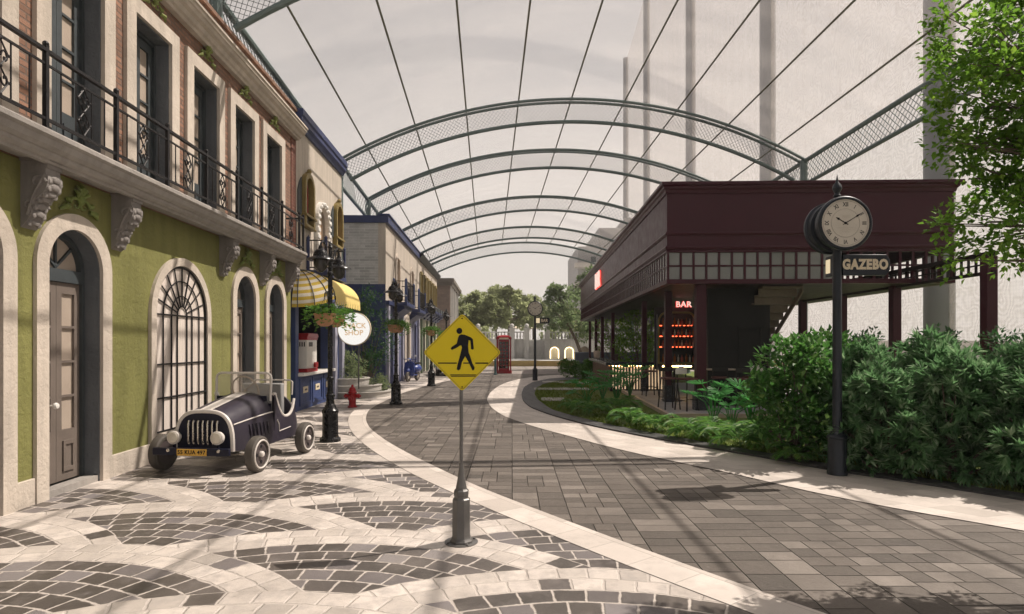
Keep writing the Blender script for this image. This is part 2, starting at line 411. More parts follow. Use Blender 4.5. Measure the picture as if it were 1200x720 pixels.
def mat_cobble():
    """segmental fan paving: overlapping fans, two pale border rings, dark stones inside, pale joints"""
    t = NT('fan_cobbles'); o = t.obj(); X, Y, _ = t.sep(o)[:3]
    # slight unevenness of the setting
    wob = t.sep(t.noise(o, 2.2, 2, .5, 1))
    X = t.ma('ADD', X, t.ma('MULTIPLY_ADD', wob[0], .06, -.03)); Y = t.ma('ADD', Y, t.ma('MULTIPLY_ADD', wob[1], .06, -.03))
    W, r, RO, RW = 2.07, .725, 2.80, .205
    ca, sa = math.cos(R(8)), math.sin(R(8))
    u = t.ma('ADD', t.ma('SUBTRACT', t.ma('MULTIPLY', X, ca), t.ma('MULTIPLY', Y, sa)), 1.90)
    v = t.ma('ADD', t.ma('ADD', t.ma('MULTIPLY', X, sa), t.ma('MULTIPLY', Y, ca)), -2.70)
    q = t.ma('DIVIDE', u, W); j0 = t.ma('FLOOR', q)
    def cand(j):
        dx = t.ma('SUBTRACT', u, t.ma('MULTIPLY', j, W))
        h = t.ma('SQRT', t.ma('MAXIMUM', t.ma('SUBTRACT', RO*RO, t.ma('MULTIPLY', dx, dx)), 0.0))
        off = t.ma('MULTIPLY', t.ma('FLOORED_MODULO', j, 2.0), r)
        m = t.ma('CEIL', t.ma('DIVIDE', t.ma('SUBTRACT', t.ma('SUBTRACT', v, h), off), 2*r))
        return dx, t.ma('ADD', t.ma('MULTIPLY', m, 2*r), off)
    j1 = t.ma('ADD', j0, 1.0)
    dx0, cy0 = cand(j0); dx1, cy1 = cand(j1)
    s = t.ma('LESS_THAN', cy1, cy0)
    def sel(a, b): return t.ma('ADD', t.ma('MULTIPLY', a, t.ma('SUBTRACT', 1.0, s)), t.ma('MULTIPLY', b, s))
    dx = sel(dx0, dx1); cy = sel(cy0, cy1); jj = t.ma('ADD', j0, s)
    dy = t.ma('SUBTRACT', v, cy)
    d = t.ma('SQRT', t.ma('ADD', t.ma('MULTIPLY', dx, dx), t.ma('MULTIPLY', dy, dy)))
    rq = t.ma('DIVIDE', t.ma('SUBTRACT', RO, d), RW); ring = t.ma('FLOOR', rq)
    fr = t.ma('MULTIPLY', t.ma('FRACT', rq), RW)
    ang = t.ma('ARCTAN2', dx, dy)
    SL = .235
    rad = t.ma('SUBTRACT', RO - RW*.5, t.ma('MULTIPLY', ring, RW))
    aq = t.ma('ADD', t.ma('DIVIDE', t.ma('MULTIPLY', ang, rad), SL), t.ma('MULTIPLY', t.ma('FLOORED_MODULO', ring, 2.0), .5))
    cell = t.ma('FLOOR', aq); fa = t.ma('MULTIPLY', t.ma('FRACT', aq), SL)
    e = t.ma('MINIMUM', t.ma('MINIMUM', fr, t.ma('SUBTRACT', RW, fr)), t.ma('MINIMUM', fa, t.ma('SUBTRACT', SL, fa)))
    rough_e = t.ma('ADD', e, t.ma('MULTIPLY_ADD', t.noise(o, 18, 3),   .026, -.013))
    mk = t.n('MapRange', [rough_e, .005, .014, 1.0, 0.0])
    nd = t.t.nodes.new('ShaderNodeTexWhiteNoise')
    t.t.links.new(t.com(t.ma('ADD', t.ma('MULTIPLY', jj, 37.0), ring), t.ma('MULTIPLY', cy, 7.31), cell), nd.inputs[0])
    r1 = nd.outputs[0]; rs = t.sep(nd.outputs[1]); r2 = rs[1]; r3 = rs[2]
    f = t.noise(o, 70, 4, .7); m2 = t.noise(o, 7, 6, .7); n = t.noise(o, .8, 4, .6)
    dark = t.ramp(r1, [(0, (.032, .028, .025)), (.4, (.060, .051, .045)), (.65, (.085, .075, .072)), (.82, (.135, .122, .126)), (.93, (.20, .185, .19)), (1, (.34, .31, .29))])
    vein = t.noise(t.n('VectorMath', [o, t.n('CombineXYZ', [r1, r2, 0.0])], operation='ADD'), 5.0, 6, .72)
    dark = t.mix(t.n('MapRange', [vein, .52, .72, 0.0, .55]), dark, (.19, .17, .165))
    pale = t.ramp(r1, [(0, (.42, .38, .345)), (.12, (.52, .47, .425)), (.6, (.62, .56, .51)), (1, (.70, .635, .58))])
    pale = t.mix(t.n('MapRange', [vein, .46, .68, 0.0, .8]), pale, (.36, .33, .31))
    inner = t.ma('GREATER_THAN', ring, 1.5)
    odd = t.ma('GREATER_THAN', r3, .965)
    isd = t.ma('ABSOLUTE', t.ma('SUBTRACT', inner, t.ma('MULTIPLY', odd, t.ma('SUBTRACT', 1.0, inner))))
    col = t.mix(isd, pale, dark)
    col = t.mix(t.ma('MULTIPLY', f, .22), col, (.30, .26, .23))
    jointc = t.mix(m2, (.58, .525, .475), (.38, .34, .31))
    col = t.mix(mk, col, jointc)
    st1 = t.noise(o, 1.7, 7, .68); st2 = t.noise(o, 13.0, 5, .7)
    col = t.mix(t.n('MapRange', [n, .48, .72, 0.0, .32]), col, (.24, .21, .185))
    col = t.mix(t.n('MapRange', [st1, .52, .70, 0.0, .42]), col, (.20, .175, .155))
    col = t.mix(t.n('MapRange', [st2, .60, .74, 0.0, .35]), col, (.17, .15, .135))
    h = t.ma('ADD', t.ma('MULTIPLY', mk, -1.4), t.ma('ADD', t.ma('MULTIPLY', f, .25), t.ma('ADD', t.ma('MULTIPLY', r2, .5), t.ma('MULTIPLY', vein, .7))))
    rg = t.ma('ADD', t.ma('MULTIPLY', mk, .3), t.ma('MULTIPLY_ADD', vein, .45, .22))
    return t.fin(col, rg, t.bump(h, .6, .010), 0, .45)
def mat_grass():
    t = NT('lawn_grass'); o = t.obj()
    n = t.noise(o, 1.2, 5); f = t.noise(o, 90, 5, .8)
    col = t.mix(n, (.10, .15, .032), (.19, .22, .055)); col = t.mix(t.ma('MULTIPLY', f, .5), col, (.07, .12, .026))
    return t.fin(col, .85, t.bump(f, .8, .03), 0, .2)
def sheet(name, poly, z, mat, kind='structure'):
    mb = MB(); mb.add([(x, y, z) for x, y in poly], [tuple(range(len(poly)))])
    return mb.build(name, mat, smooth=False, kind=kind)
def resample(pts, n):
    P = [Vector(p) for p in pts]; L = [0]
    for a, b in zip(P, P[1:]): L.append(L[-1] + (b - a).length)
    out = []
    for k in range(n):
        t = L[-1] * k / (n - 1); i = 0
        while i < len(L) - 2 and L[i+1] < t: i += 1
        f = (t - L[i]) / max(1e-9, L[i+1] - L[i]); out.append(P[i].lerp(P[i+1], f))
    return out
def smooth2(pts, it=3):
    pts = [Vector(p) for p in pts]
    for _ in range(it):
        pts = [pts[0]] + [(pts[i-1] + pts[i] * 2 + pts[i+1]) / 4 for i in range(1, len(pts) - 1)] + [pts[-1]]
    return pts
def edge(pix, extra_near=None, extra_far=None, n=140):
    w = [G(*p) for p in pix]
    if extra_near: w = w + extra_near
    if extra_far: w = extra_far + w
    return smooth2(resample(w, n), 6)
def strip(name, A, B, z, mat, kind='structure', h=0.0):
    n = len(A); mb = MB(); uv = []
    L = 0.0
    for i in range(n):
        if i: L += ((A[i] - A[i-1]).length + (B[i] - B[i-1]).length) / 2
        w = (A[i] - B[i]).length
        mb.v += [(A[i].x, A[i].y, z), (B[i].x, B[i].y, z)]; uv += [(L, 0.0), (L, w)]
    mb.f += [(2*i, 2*i + 1, 2*i + 3, 2*i + 2) for i in range(n - 1)]
    if h:
        m = len(mb.v)
        mb.v += [(x, y, z - h) for x, y, _ in mb.v]; uv += uv
        for i in range(n - 1):
            mb.f += [(2*i, 2*i + 2, m + 2*i + 2, m + 2*i), (2*i + 1, m + 2*i + 1, m + 2*i + 3, 2*i + 3)]
    return mb.build(name, mat, smooth=False, kind=kind, uvs=uv)
LO = edge([(550, 438.5), (530, 443), (500, 449), (470, 458), (440, 468), (418, 479), (409, 487), (407, 497), (412, 508), (425, 521), (446, 536), (468, 549), (494, 563), (520, 574), (560, 593), (620, 618), (680, 643), (800, 691), (875, 720)], [(3.6, 1.6), (5.5, .2)])
LI = edge([(562, 438.5), (538, 444), (500, 452.5), (472, 461), (444, 474), (431, 482), (428, 492.5), (433, 503), (455, 519.6), (485, 536), (520, 553), (560, 572), (653, 608), (760, 648), (880, 691), (955, 720)], [(3.9, 2.0), (5.9, .6)])
RO_ = edge([(690, 438), (640, 440.5), (612, 444), (597, 447.5), (584, 453), (574, 461), (570, 469), (576, 479), (591, 489), (627, 501.5), (667, 512), (702, 522), (751, 534), (800, 544), (840, 552), (880, 561), (944, 577), (1008, 590), (1062, 600), (1200, 624), (1400, 659)], [(7.5, 3.6)])
RI_ = edge([(690, 442), (645, 444.5), (624, 449), (614, 455), (611, 463), (613, 471), (621, 478.5), (643, 487), (667, 494), (690, 500), (737, 510), (807, 523), (853, 531), (900, 539), (969, 553), (1072, 568), (1151, 581), (1200, 589), (1400, 622)], [(8.6, 4.4)])
KE = edge([(690, 445.5), (655, 448), (636, 452), (628, 457), (626, 463), (630, 470), (646, 482), (667, 488), (705, 498), (744, 506), (818, 519.5), (900, 534), (969, 547), (1072, 562), (1151, 575), (1200, 583), (1400, 615)], [(8.9, 4.7)])
def mat_plaza():
    t = NT('far_plaza_paving'); o = t.obj(); x, y, z = t.sep(o)[:3]
    r1, r2, mk = paver_nodes(t, x, y, .6, .4, .012)
    n = t.noise(o, .5, 4)
    col = t.ramp(r1, [(0, (.25, .22, .2)), (1, (.36, .32, .29))]); col = t.mix(n, col, (.24, .215, .2)); col = t.mix(mk, col, (.12, .11, .1))
    return t.fin(col, .7, None, 0, .3)
def mat_ground():
    t = NT('base_ground'); n = t.noise(t.obj(), .3, 5)
    return t.fin(t.mix(n, (.14, .125, .11), (.2, .18, .16)), .9)
sheet('ground', [(-140, -25), (140, -25), (140, 240), (-140, 240)], 0.0, mat_ground())
sheet('far_plaza', [(-20, 33), (45, 33), (45, 46.2), (-20, 46.2)], .004, mat_plaza())
sheet('road', [(-7.5, -4), (20, -4), (20, 34.4), (-7.5, 34.4)], .008, mat_road())
cob = [(p.x, p.y) for p in LO]
sheet('cobbled_pavement', [(-2.5, 35)] + cob[3:] + [(5.5, -3.5), (-9, -3.5), (-9, 35)], .012, mat_cobble())
Mband = mat_band('white_kerb_pavers', (.50, .45, .405), (.61, .55, .50), (.70, .635, .58), .46, .33)
Mdark = mat_band('dark_edging_pavers', (.05, .05, .053), (.075, .073, .074), (.10, .097, .095), .4, .4)
strip('white_paving_band', LO, LI, .016, Mband)
strip('white_paving_band', RO_, RI_, .016, Mband)
strip('dark_edging', RI_, KE, .045, Mdark, h=.05)
lawn = [(p.x, p.y) for p in KE]
Mgrass = mat_grass()
sheet('lawn', lawn + [(30, 3), (30, 37), (6, 37)], .03, Mgrass)
# blades of grass along the visible edge of the lawn
def grass_blades():
    mb = MB(); rnd = random.Random(3)
    pts = [Vector((p.x, p.y, 0)) for p in KE]
    N = 15000
    for _ in range(N):
        i = min(len(pts) - 2, int(rnd.random() ** 1.0 * (len(pts) - 1)))
        a = pts[i].lerp(pts[i+1], rnd.random()); d = (pts[i+1] - pts[i]).normalized(); nrm = Vector((-d.y, d.x, 0))
        w = .03 + 2.1 * rnd.random() ** 1.6
        p = a + nrm * w
        if p.y > 33 or p.y < 5.5: continue
        h = rnd.uniform(.03, .075); an = rnd.uniform(0, 2*PI); s = .006 + p.y * .0006
        q = Vector((math.cos(an), math.sin(an), 0)); ln = Vector((rnd.uniform(-1, 1), rnd.uniform(-1, 1), 0)) * h * .5
        mb.add([p + q*s + Vector((0, 0, .03)), p - q*s + Vector((0, 0, .03)), p + ln + Vector((0, 0, .03 + h))], [(0, 1, 2)])
    return mb
o = grass_blades().build('grass', leafm('grass_blade', (.08, .13, .025), (.15, .20, .04), .45, .5, (.24, .27, .08)), smooth=False, fix=False, kind='stuff')
tag(o, 'short bright grass along the edge of the lawn by the bar', 'grass')
# ================================================================== SKY, SUN, HAZE, CAMERA
SUN = Vector((2.2, 1.0, 3.3)).normalized()
EL = math.asin(SUN.z); AZ = math.atan2(SUN.x, SUN.y)
w = bpy.data.worlds.new('World'); sc.world = w; w.use_nodes = True
wt = w.node_tree; wt.nodes.clear()
def wn(t, **p):
    n = wt.nodes.new('ShaderNode' + t)
    for k, v in p.items(): setattr(n, k, v)
    return n
sky = wn('TexSky', sky_type='NISHITA', sun_disc=False, sun_elevation=EL, sun_rotation=AZ, altitude=0, air_density=1.0, dust_density=5.0, ozone_density=1.0)
hs = wn('HueSaturation'); hs.inputs['Saturation'].default_value = .62
tc = wn('TexCoord'); mp = wn('Mapping'); mp.inputs['Scale'].default_value = (1, 1, 2.6)
ns = wn('TexNoise'); ns.inputs['Scale'].default_value = 2.3; ns.inputs['Detail'].default_value = 7; ns.inputs['Roughness'].default_value = .58
rp = wn('ValToRGB'); rp.color_ramp.elements[0].position = .46; rp.color_ramp.elements[1].position = .72
mx = wn('Mix', data_type='RGBA', blend_type='MIX'); 
tint = wn('Mix', data_type='RGBA', blend_type='MULTIPLY'); tint.inputs[0].default_value = 1; tint.inputs[7].default_value = (1.0, .95, .91, 1)
bg = wn('Background'); bg.inputs[1].default_value = .038
wo = wn('OutputWorld')
L = wt.links.new
L(sky.outputs[0], hs.inputs['Color']); L(hs.outputs[0], tint.inputs[6])
L(tc.outputs[0], mp.inputs[0]); L(mp.outputs[0], ns.inputs['Vector']); L(ns.outputs[0], rp.inputs[0])
cl = wn('Math', operation='MULTIPLY'); L(rp.outputs[0], cl.inputs[0]); cl.inputs[1].default_value = .45
L(cl.outputs[0], mx.inputs[0]); L(tint.outputs[2], mx.inputs[6]); mx.inputs[7].default_value = (9.0, 8.2, 7.6, 1)
sx_ = wn('SeparateXYZ'); L(tc.outputs[0], sx_.inputs[0])
hz_ = wn('MapRange'); hz_.interpolation_type = 'SMOOTHSTEP'; L(sx_.outputs[2], hz_.inputs[0])
for i_, v_ in ((1, -.05), (2, .75), (3, .85), (4, .25)): hz_.inputs[i_].default_value = v_
m2_ = wn('Mix', data_type='RGBA', blend_type='MIX'); L(hz_.outputs[0], m2_.inputs[0]); L(mx.outputs[2], m2_.inputs[6]); m2_.inputs[7].default_value = (12.8, 11.7, 10.8, 1)
L(m2_.outputs[2], bg.inputs[0]); L(bg.outputs[0], wo.inputs[0])
sd = bpy.data.lights.new('sun', 'SUN'); sd.energy = 5.0; sd.angle = R(.45); sd.color = (1.0, .905, .80)
so = bpy.data.objects.new('sun', sd); COL.objects.link(so); so.rotation_euler = (-SUN).to_track_quat('-Z', 'Y').to_euler(); so.location = (20, 10, 40)
hz = MB(); hz.box(-150, 150, -30, 250, -1.0, 72.0)
t = NT('haze'); t.t.nodes.remove(t.b)
pv = t.t.nodes.new('ShaderNodeVolumePrincipled'); pv.inputs['Color'].default_value = (.97, .95, .93, 1); pv.inputs['Density'].default_value = .0008; pv.inputs['Anisotropy'].default_value = .2
t.t.links.new(pv.outputs[0], t.out.inputs['Volume'])
HAZE = True
if HAZE:
    ho = hz.build('haze', t.m, smooth=False, kind='stuff'); tag(ho, 'pale warm haze in the air of the whole street', 'haze')
cam = bpy.data.cameras.new('camera'); co = bpy.data.objects.new('camera', cam); COL.objects.link(co)
cam.sensor_width = 36; cam.lens = F / 1200 * 36; cam.shift_y = 42 / 1200; cam.clip_start = .05; cam.clip_end = 600
co.location = (0, 0, CH); co.rotation_euler = (R(90), 0, 0); sc.camera = co
sc.view_settings.view_transform = 'Standard'; sc.view_settings.look = 'None'; sc.view_settings.gamma = 1
sc.view_settings.exposure = .88; sc.view_settings.use_curve_mapping = False
sc.cycles.use_denoising = True
try: sc.cycles.denoiser = 'OPENIMAGEDENOISE'
except Exception: pass
sc.cycles.transparent_max_bounces = 24; sc.cycles.max_bounces = 5; sc.cycles.diffuse_bounces = 3; sc.cycles.glossy_bounces = 3; sc.cycles.volume_bounces = 0; sc.cycles.transmission_bounces = 4
sc.cycles.use_adaptive_sampling = True; sc.cycles.adaptive_threshold = .03
sc.cycles.sample_clamp_indirect = 6
# ================================================================== GREEN TOWNHOUSE (left foreground)
XF = -5.1
def relief(mb, x, y, z, s, seed=0):
    """small carved scrollwork of curls and buds standing off the wall"""
    rnd = random.Random(seed)
    for sg in (-1, 1):
        pts = []
        for k in range(11):
            a = k * .62; rr = .17 * s * (1 - k / 13)
            pts.append((x + .03, y + sg * (.17 * s + rr * math.cos(a) - .05*s), z + rr * math.sin(a) * .9 - .03*s))
        mb.tube(pts, [.034 * s * (1 - k/16) for k in range(11)], 6)
        mb.tube([(x+.02, y + sg*.30*s, z - .1*s), (x+.05, y + sg*.42*s, z - .12*s), (x+.02, y + sg*.54*s, z - .2*s)], [.05*s, .06*s, .02*s], 6)
        mb.ball((x+.03, y + sg*.34*s, z + .02*s), .055*s, 8, 5)
    mb.ball((x + .04, y, z + .08*s), .085 * s, 8, 6, (.8, 1, 1.3))
    for k in range(5):
        a = PI * (.15 + .7 * k / 4)
        mb.tube([(x+.02, y + .05*s*math.cos(a), z + .12*s), (x+.07, y + .16*s*math.cos(a), z + (.12 + .2*math.sin(a))*s), (x+.03, y + .2*s*math.cos(a), z + (.12 + .27*math.sin(a))*s)], [.04*s, .045*s, .012*s], 6)
def french_door(root, c, w, z0, ztop, xr, mats, arched=True, knob=True):
    """two glazed leaves (and a fanlight) set back in the opening"""
    fm, pm = mats
    y0, y1 = c - w/2, c + w/2
    zs = ztop - w/2 if arched else ztop
    zt = zs - .16 if arched else ztop - .06
    d = MB()
    for i in (0, 1):
        a = y0 + .045 + i * (w/2 - .045); b = a + w/2 - .05
        hs = [rect(a + .09, b - .09, z0 + .62 + k * (zt - z0 - .74) / 4 + .015, z0 + .62 + (k+1) * (zt - z0 - .74) / 4 - .015) for k in range(4)]
        d.plate(rect(a, b, z0 + .01, zt), hs, YZ(xr), -.02, .025)
        d.plate(rect(a + .10, b - .10, z0 + .12, z0 + .5), [rect(a + .14, b - .14, z0 + .17, z0 + .45)], YZ(xr), .0255, .045)
    dr = d.build('door', fm, root, bevel=.004)
    p = MB(); p.box(xr - .014, xr - .006, y0 + .06, y1 - .06, z0 + .55, zt - .06); p.build('pane', pm, dr)
    fr = MB()
    if arched:
        fr.plate(arch(c, w - .005, z0, ztop - .003), [rect(y0 + .045, y1 - .045, z0 + .0, zt + .005), arch(c, w - .13, zs + .0, ztop - .065)], YZ(xr), -.03, .06)
        for k in (1, 2, 3):
            a = PI * k / 4; r = w/2 - .06
            fr.bar((xr + .01, c, zs + .02), (xr + .01, c + r*math.cos(a), zs + r*math.sin(a)), .028, .03, (1, 0, 0))
        fl = MB(); fl.prism(arch(c, w - .1, zs - .02, ztop - .05), YZ(xr), -.012, -.004); 
    else:
        fr.plate(rect(y0 + .003, y1 - .003, z0, ztop - .003), [rect(y0 + .045, y1 - .045, z0, zt)], YZ(xr), -.03, .06)
    f = fr.build('door_frame', M['doorblue'], root, bevel=.004)
    if arched: fl.build('fanlight', pm, f)
    if knob:
        k = MB(); k.lathe([(.012, 0), (.012, .04), (.034, .05), (.04, .07), (.03, .09), (0, .095)], (xr + .025, c - .1 , z0 + .95), 12, Matrix.Rotation(PI/2, 3, 'Y'))
        k.build('door_knob', M['white'], dr)
gb = thing('townhouse', 'green stucco and pink brick townhouse with a long iron balcony', 'townhouse', (XF, 8.0, 0), 'L')
ARCH = [2.45, 5.70, 7.28, 12.28, 13.98]; OPW = .96; WIN = 9.78
holes = [arch(c, OPW, -.2, 3.18) for c in ARCH] + [arch(WIN, 1.54, .30, 3.02)]
w_ = MB(); w_.plate(rect(1.5, 15.05, -.1, 3.78), holes, YZ(XF), -.36, 0); w_.build('ground_wall', M['green'], gb)
b_ = MB(); b_.box(-10, -5.9, 1.5, 15.4, -.1, 7.4); b_.box(-5.9, XF - .36, 1.5, 1.6, 0, 7.4); b_.box(-5.9, XF - .36, 15.0, 15.38, 0, 7.3)
b_.build('body', M['dark'], gb)
for c in ARCH:
    s = MB(); s.plate(arch(c, 1.31, 0, 3.36, 22), [arch(c, OPW - .02, -.01, 3.17, 22)], YZ(XF), .0, .045); sr = s.build('door_surround', M['cream'], gb, bevel=.01)
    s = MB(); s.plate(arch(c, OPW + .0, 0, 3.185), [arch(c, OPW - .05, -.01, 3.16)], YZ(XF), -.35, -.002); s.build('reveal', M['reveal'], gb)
    st = MB(); st.box(XF - .36, XF - .01, c - OPW/2 + .028, c + OPW/2 - .028, 0, .09); st.build('threshold', M['stone'], gb)
    french_door(gb, c, OPW - .055, .092, 3.155, XF - .24, (M['doorbrown'], M['pane']))
# big grilled window
s = MB(); s.plate(arch(WIN, 1.88, .30, 3.18, 28), [arch(WIN, 1.60, .42, 3.05, 28)], YZ(XF), 0, .05); s.build('window_surround', M['cream'], gb, bevel=.01)
gw = MB(); gw.prism(arch(WIN, 1.66, .35, 3.08, 24), YZ(XF), -.03, -.005); pane = gw.build('arched_window', M['panelight'], gb)
g = MB(); zs = 3.03 - .79
def arcpts(r, x=XF + .012): return [(x, WIN + r*math.cos(PI*k/28), zs + r*math.sin(PI*k/28)) for k in range(29)]
for r, th in ((.785, .018), (.56, .011), (.32, .011), (.15, .010)): g.tube([(XF+.012, WIN + r, .43)] * (1 if r > .4 else 0) + arcpts(r) + [(XF+.012, WIN - r, .43)] * (1 if r > .4 else 0), th, 6)
for y in (-.32, -.15, .15, .32): g.bar((XF+.012, WIN + y, .43), (XF+.012, WIN + y, zs), .018)
for z in (.44, .95, 1.47, zs): g.bar((XF+.012, WIN - .785, z), (XF+.012, WIN + .785, z), .022)
for k in range(1, 10):
    a = PI * k / 10; g.bar((XF+.012, WIN + .15*math.cos(a), zs + .15*math.sin(a)), (XF+.012, WIN + .785*math.cos(a), zs + .785*math.sin(a)), .016, .016, (1, 0, 0))
g.build('grille', M['iron'], pane)
# plinth between the surrounds
edges = sorted([(c - .655, c + .655) for c in ARCH])
cur = 1.5
for a, b in edges + [(15.05, 15.06)]:
    if a - cur > .01:
        p = MB(); p.box(XF - .02, XF + .03, cur, a - .002, -.05, .30); p.build('plinth', M['cream'], gb, bevel=.008)
    cur = b + .002
# carved reliefs above the doors, corbels under the balcony
for i, c in enumerate(ARCH[1:]):
    r = MB(); relief(r, XF, c + .06, 3.50, .62, i); r.build('door_relief', M['ornament'], gb)
def corbel(y):
    m = MB(); w = .11
    prof = [(0, 3.80), (.31, 3.80), (.31, 3.745), (.285, 3.735), (.285, 3.70), (.265, 3.69), (.265, 3.645), (.29, 3.60), (.29, 3.54), (.265, 3.46), (.21, 3.40), (.15, 3.34), (.12, 3.27), (.115, 3.21), (.09, 3.16), (.05, 3.10), (.015, 3.06), (0, 3.05)]
    m.prism(prof, lambda u, v, t: (XF + u, y + t, v), -w, w)
    m.prism([(0, 3.80), (.335, 3.80), (.335, 3.765), (0, 3.765)], lambda u, v, t: (XF + u, y + t, v), -w - .02, w + .02)
    for sg in (-1, 1):                       # volutes on both cheeks, leaf down the front
        for cx, cz, r0 in ((.19, 3.54, .085), (.085, 3.29, .055)):
            pts = [(XF + cx + r0*(1 - k/12)*math.cos(k*.75), y + sg*(w + .004), cz + r0*(1 - k/12)*math.sin(k*.75)) for k in range(11)]
            m.tube(pts, .017, 6)
        m.tube([(XF+.26, y + sg*(w+.002), 3.62), (XF+.15, y + sg*(w+.004), 3.42), (XF+.07, y + sg*(w+.002), 3.18)], .018, 6)
    for k in range(7):
        u, v = [(.295, 3.58), (.285, 3.50), (.245, 3.43), (.185, 3.375), (.14, 3.29), (.122, 3.21), (.07, 3.12)][k]
        m.ball((XF + u, y, v), .05, 8, 5, (.55, 1.5, .8)); 
        for sg in (-1, 1): m.ball((XF + u - .01, y + sg*.07, v - .02), .035, 7, 5, (.6, 1, 1))
    return m.build('corbel', M['carved'], gb, bevel=.005)
for y in (3.3, 4.9, 6.56, 8.09, 11.24, 13.16, 14.78): corbel(y)
# balcony slab with moulded lip
prof = [(-.03, 4.02), (.50, 4.02), (.52, 4.0), (.52, 3.955), (.50, 3.94), (.48, 3.93), (.475, 3.905), (.455, 3.87), (.415, 3.84), (.39, 3.835), (.385, 3.80), (.35, 3.775), (.32, 3.77), (.31, 3.74), (.25, 3.74), (.25, 3.795), (-.03, 3.80)]
sb = MB(); sb.prism(prof, lambda u, v, t: (XF + u, t, v), 1.5, 14.74); slab = sb.build('balcony_slab', M['stone'], gb, ang=20)
# upper brick storey
UP = [7.3 + 1.63*k for k in range(-3, 5)]
u_ = MB(); u_.plate(rect(1.5, 15.05, 3.79, 7.02), [rect(c - .48, c + .48, 4.03, 6.5) for c in UP], YZ(XF), -.36, 0); u_.build('brick_wall', M['brick'], gb)
for i, c in enumerate(UP):
    s = MB(); s.plate([(c - .69, 4.022), (c - .47, 4.022), (c - .47, 6.49), (c + .47, 6.49), (c + .47, 4.022), (c + .69, 4.022), (c + .69, 6.71), (c - .69, 6.71)], [], YZ(XF), 0, .055)
    s.build('window_surround', M['cream'], gb, bevel=.008)
    s = MB(); s.plate([(c - .478, 4.022), (c - .45, 4.022), (c - .45, 6.47), (c + .45, 6.47), (c + .45, 4.022), (c + .478, 4.022), (c + .478, 6.498), (c - .478, 6.498)], [], YZ(XF), -.35, -.002)
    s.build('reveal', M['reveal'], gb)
    french_door(gb, c, .895, 4.022, 6.465, XF - .25, (M['doorblue'], M['pane']), arched=False, knob=False)
    r = MB(); relief(r, XF + .02, c, 6.86, .55, 40 + i); r.build('leaf_ornament', plain('leaf_relief_paint', (.17, .20, .05), .8, 0, .3, 12, .3, 50) if i == 0 else bpy.data.materials['leaf_relief_paint'], gb)
q = MB(); q.box(XF - .3, XF + .02, 15.052, 15.40, 3.5, 7.0); q.build('quoin', M['quoin'], gb)
cp = [(-.05, 7.02), (.10, 7.02), (.12, 7.06), (.16, 7.08), (.19, 7.14), (.25, 7.17), (.27, 7.22), (.30, 7.23), (.30, 7.28), (.33, 7.29), (.33, 7.33), (-.05, 7.35)]
c_ = MB(); c_.prism(cp, lambda u, v, t: (XF + u, t, v), 1.5, 15.42); c_.build('cornice', M['cream'], gb, ang=20)
a_ = MB(); a_.box(XF - .3, XF + .0, 1.5, 15.4, 7.352, 7.76); at = a_.build('attic_parapet', M['brick'], gb)
v_ = MB()
for k in range(9): v_.box(XF - .01, XF + .006, 2.1 + k*1.5, 2.1 + k*1.5 + 1.0, 7.47, 7.57)
v_.build('vent_slot', M['dark'], at)
a_ = MB(); a_.box(XF - .34, XF + .05, 1.5, 15.44, 7.762, 7.83); a_.box(XF - .32, XF + .03, 1.5, 15.42, 7.83, 7.87); a_.build('coping', M['brick'], gb, bevel=.01)
# balcony railing: posts, rails, balusters, a scroll panel in the middle of every bay
XR = -4.65
rl = MB()
rl.bar((XR, 1.5, 4.84), (XR, 14.62, 4.84), .05, .035); rl.bar((XR, 1.5, 4.70), (XR, 14.62, 4.70), .022); rl.bar((XR, 1.5, 4.13), (XR, 14.62, 4.13), .03)
rl.bar((XR, 14.62, 4.84), (XF, 14.62, 4.84), .05, .035); rl.bar((XR, 14.62, 4.13), (XF, 14.62, 4.13), .03)
rail = rl.build('balcony_railing', M['iron'], gb)
posts = [2.72 + 1.16*k for k in range(11)] + [14.62]
for y in posts:
    m = MB(); m.box(XR - .022, XR + .022, y - .022, y + .022, 4.02, 4.90); m.ball((XR, y, 4.91), .032, 8, 6); m.box(XR - .035, XR + .035, y - .035, y + .035, 4.02, 4.05); m.build('railing_post', M['iron'], rail)
for a, b in zip(posts, posts[1:]):
    if b - a < .5: continue
    m = MB(); c = (a + b) / 2; 
    for d in (.13, .36): 
        for sg in (-1, 1):
            if abs(sg*d) < (b - a)/2 - .08: m.tube([(XR, c + sg*d, 4.13), (XR, c + sg*d, 4.70)], .008, 6)
    for sg in (-1, 1):
        for zc, fl in ((4.52, 1), (4.31, -1)):
            pts = [(XR, c + sg*(.055 + .05*(1 - k/10)*math.cos(k*.7 + PI)), zc + fl*.075*(1 - k/12)*math.sin(k*.7)) for k in range(10)]
            m.tube(pts, .010, 6)
        m.tube([(XR, c, 4.68), (XR, c + sg*.10, 4.55), (XR, c, 4.42), (XR, c + sg*.10, 4.29), (XR, c, 4.15)], .009, 6)
        for z in (4.55, 4.29): m.ball((XR, c + sg*.10, z), .018, 7, 5)
    for z in (4.15, 4.42, 4.68): m.ball((XR, c, z), .022, 7, 5)
    m.build('scroll_panel', M['iron'], rail)
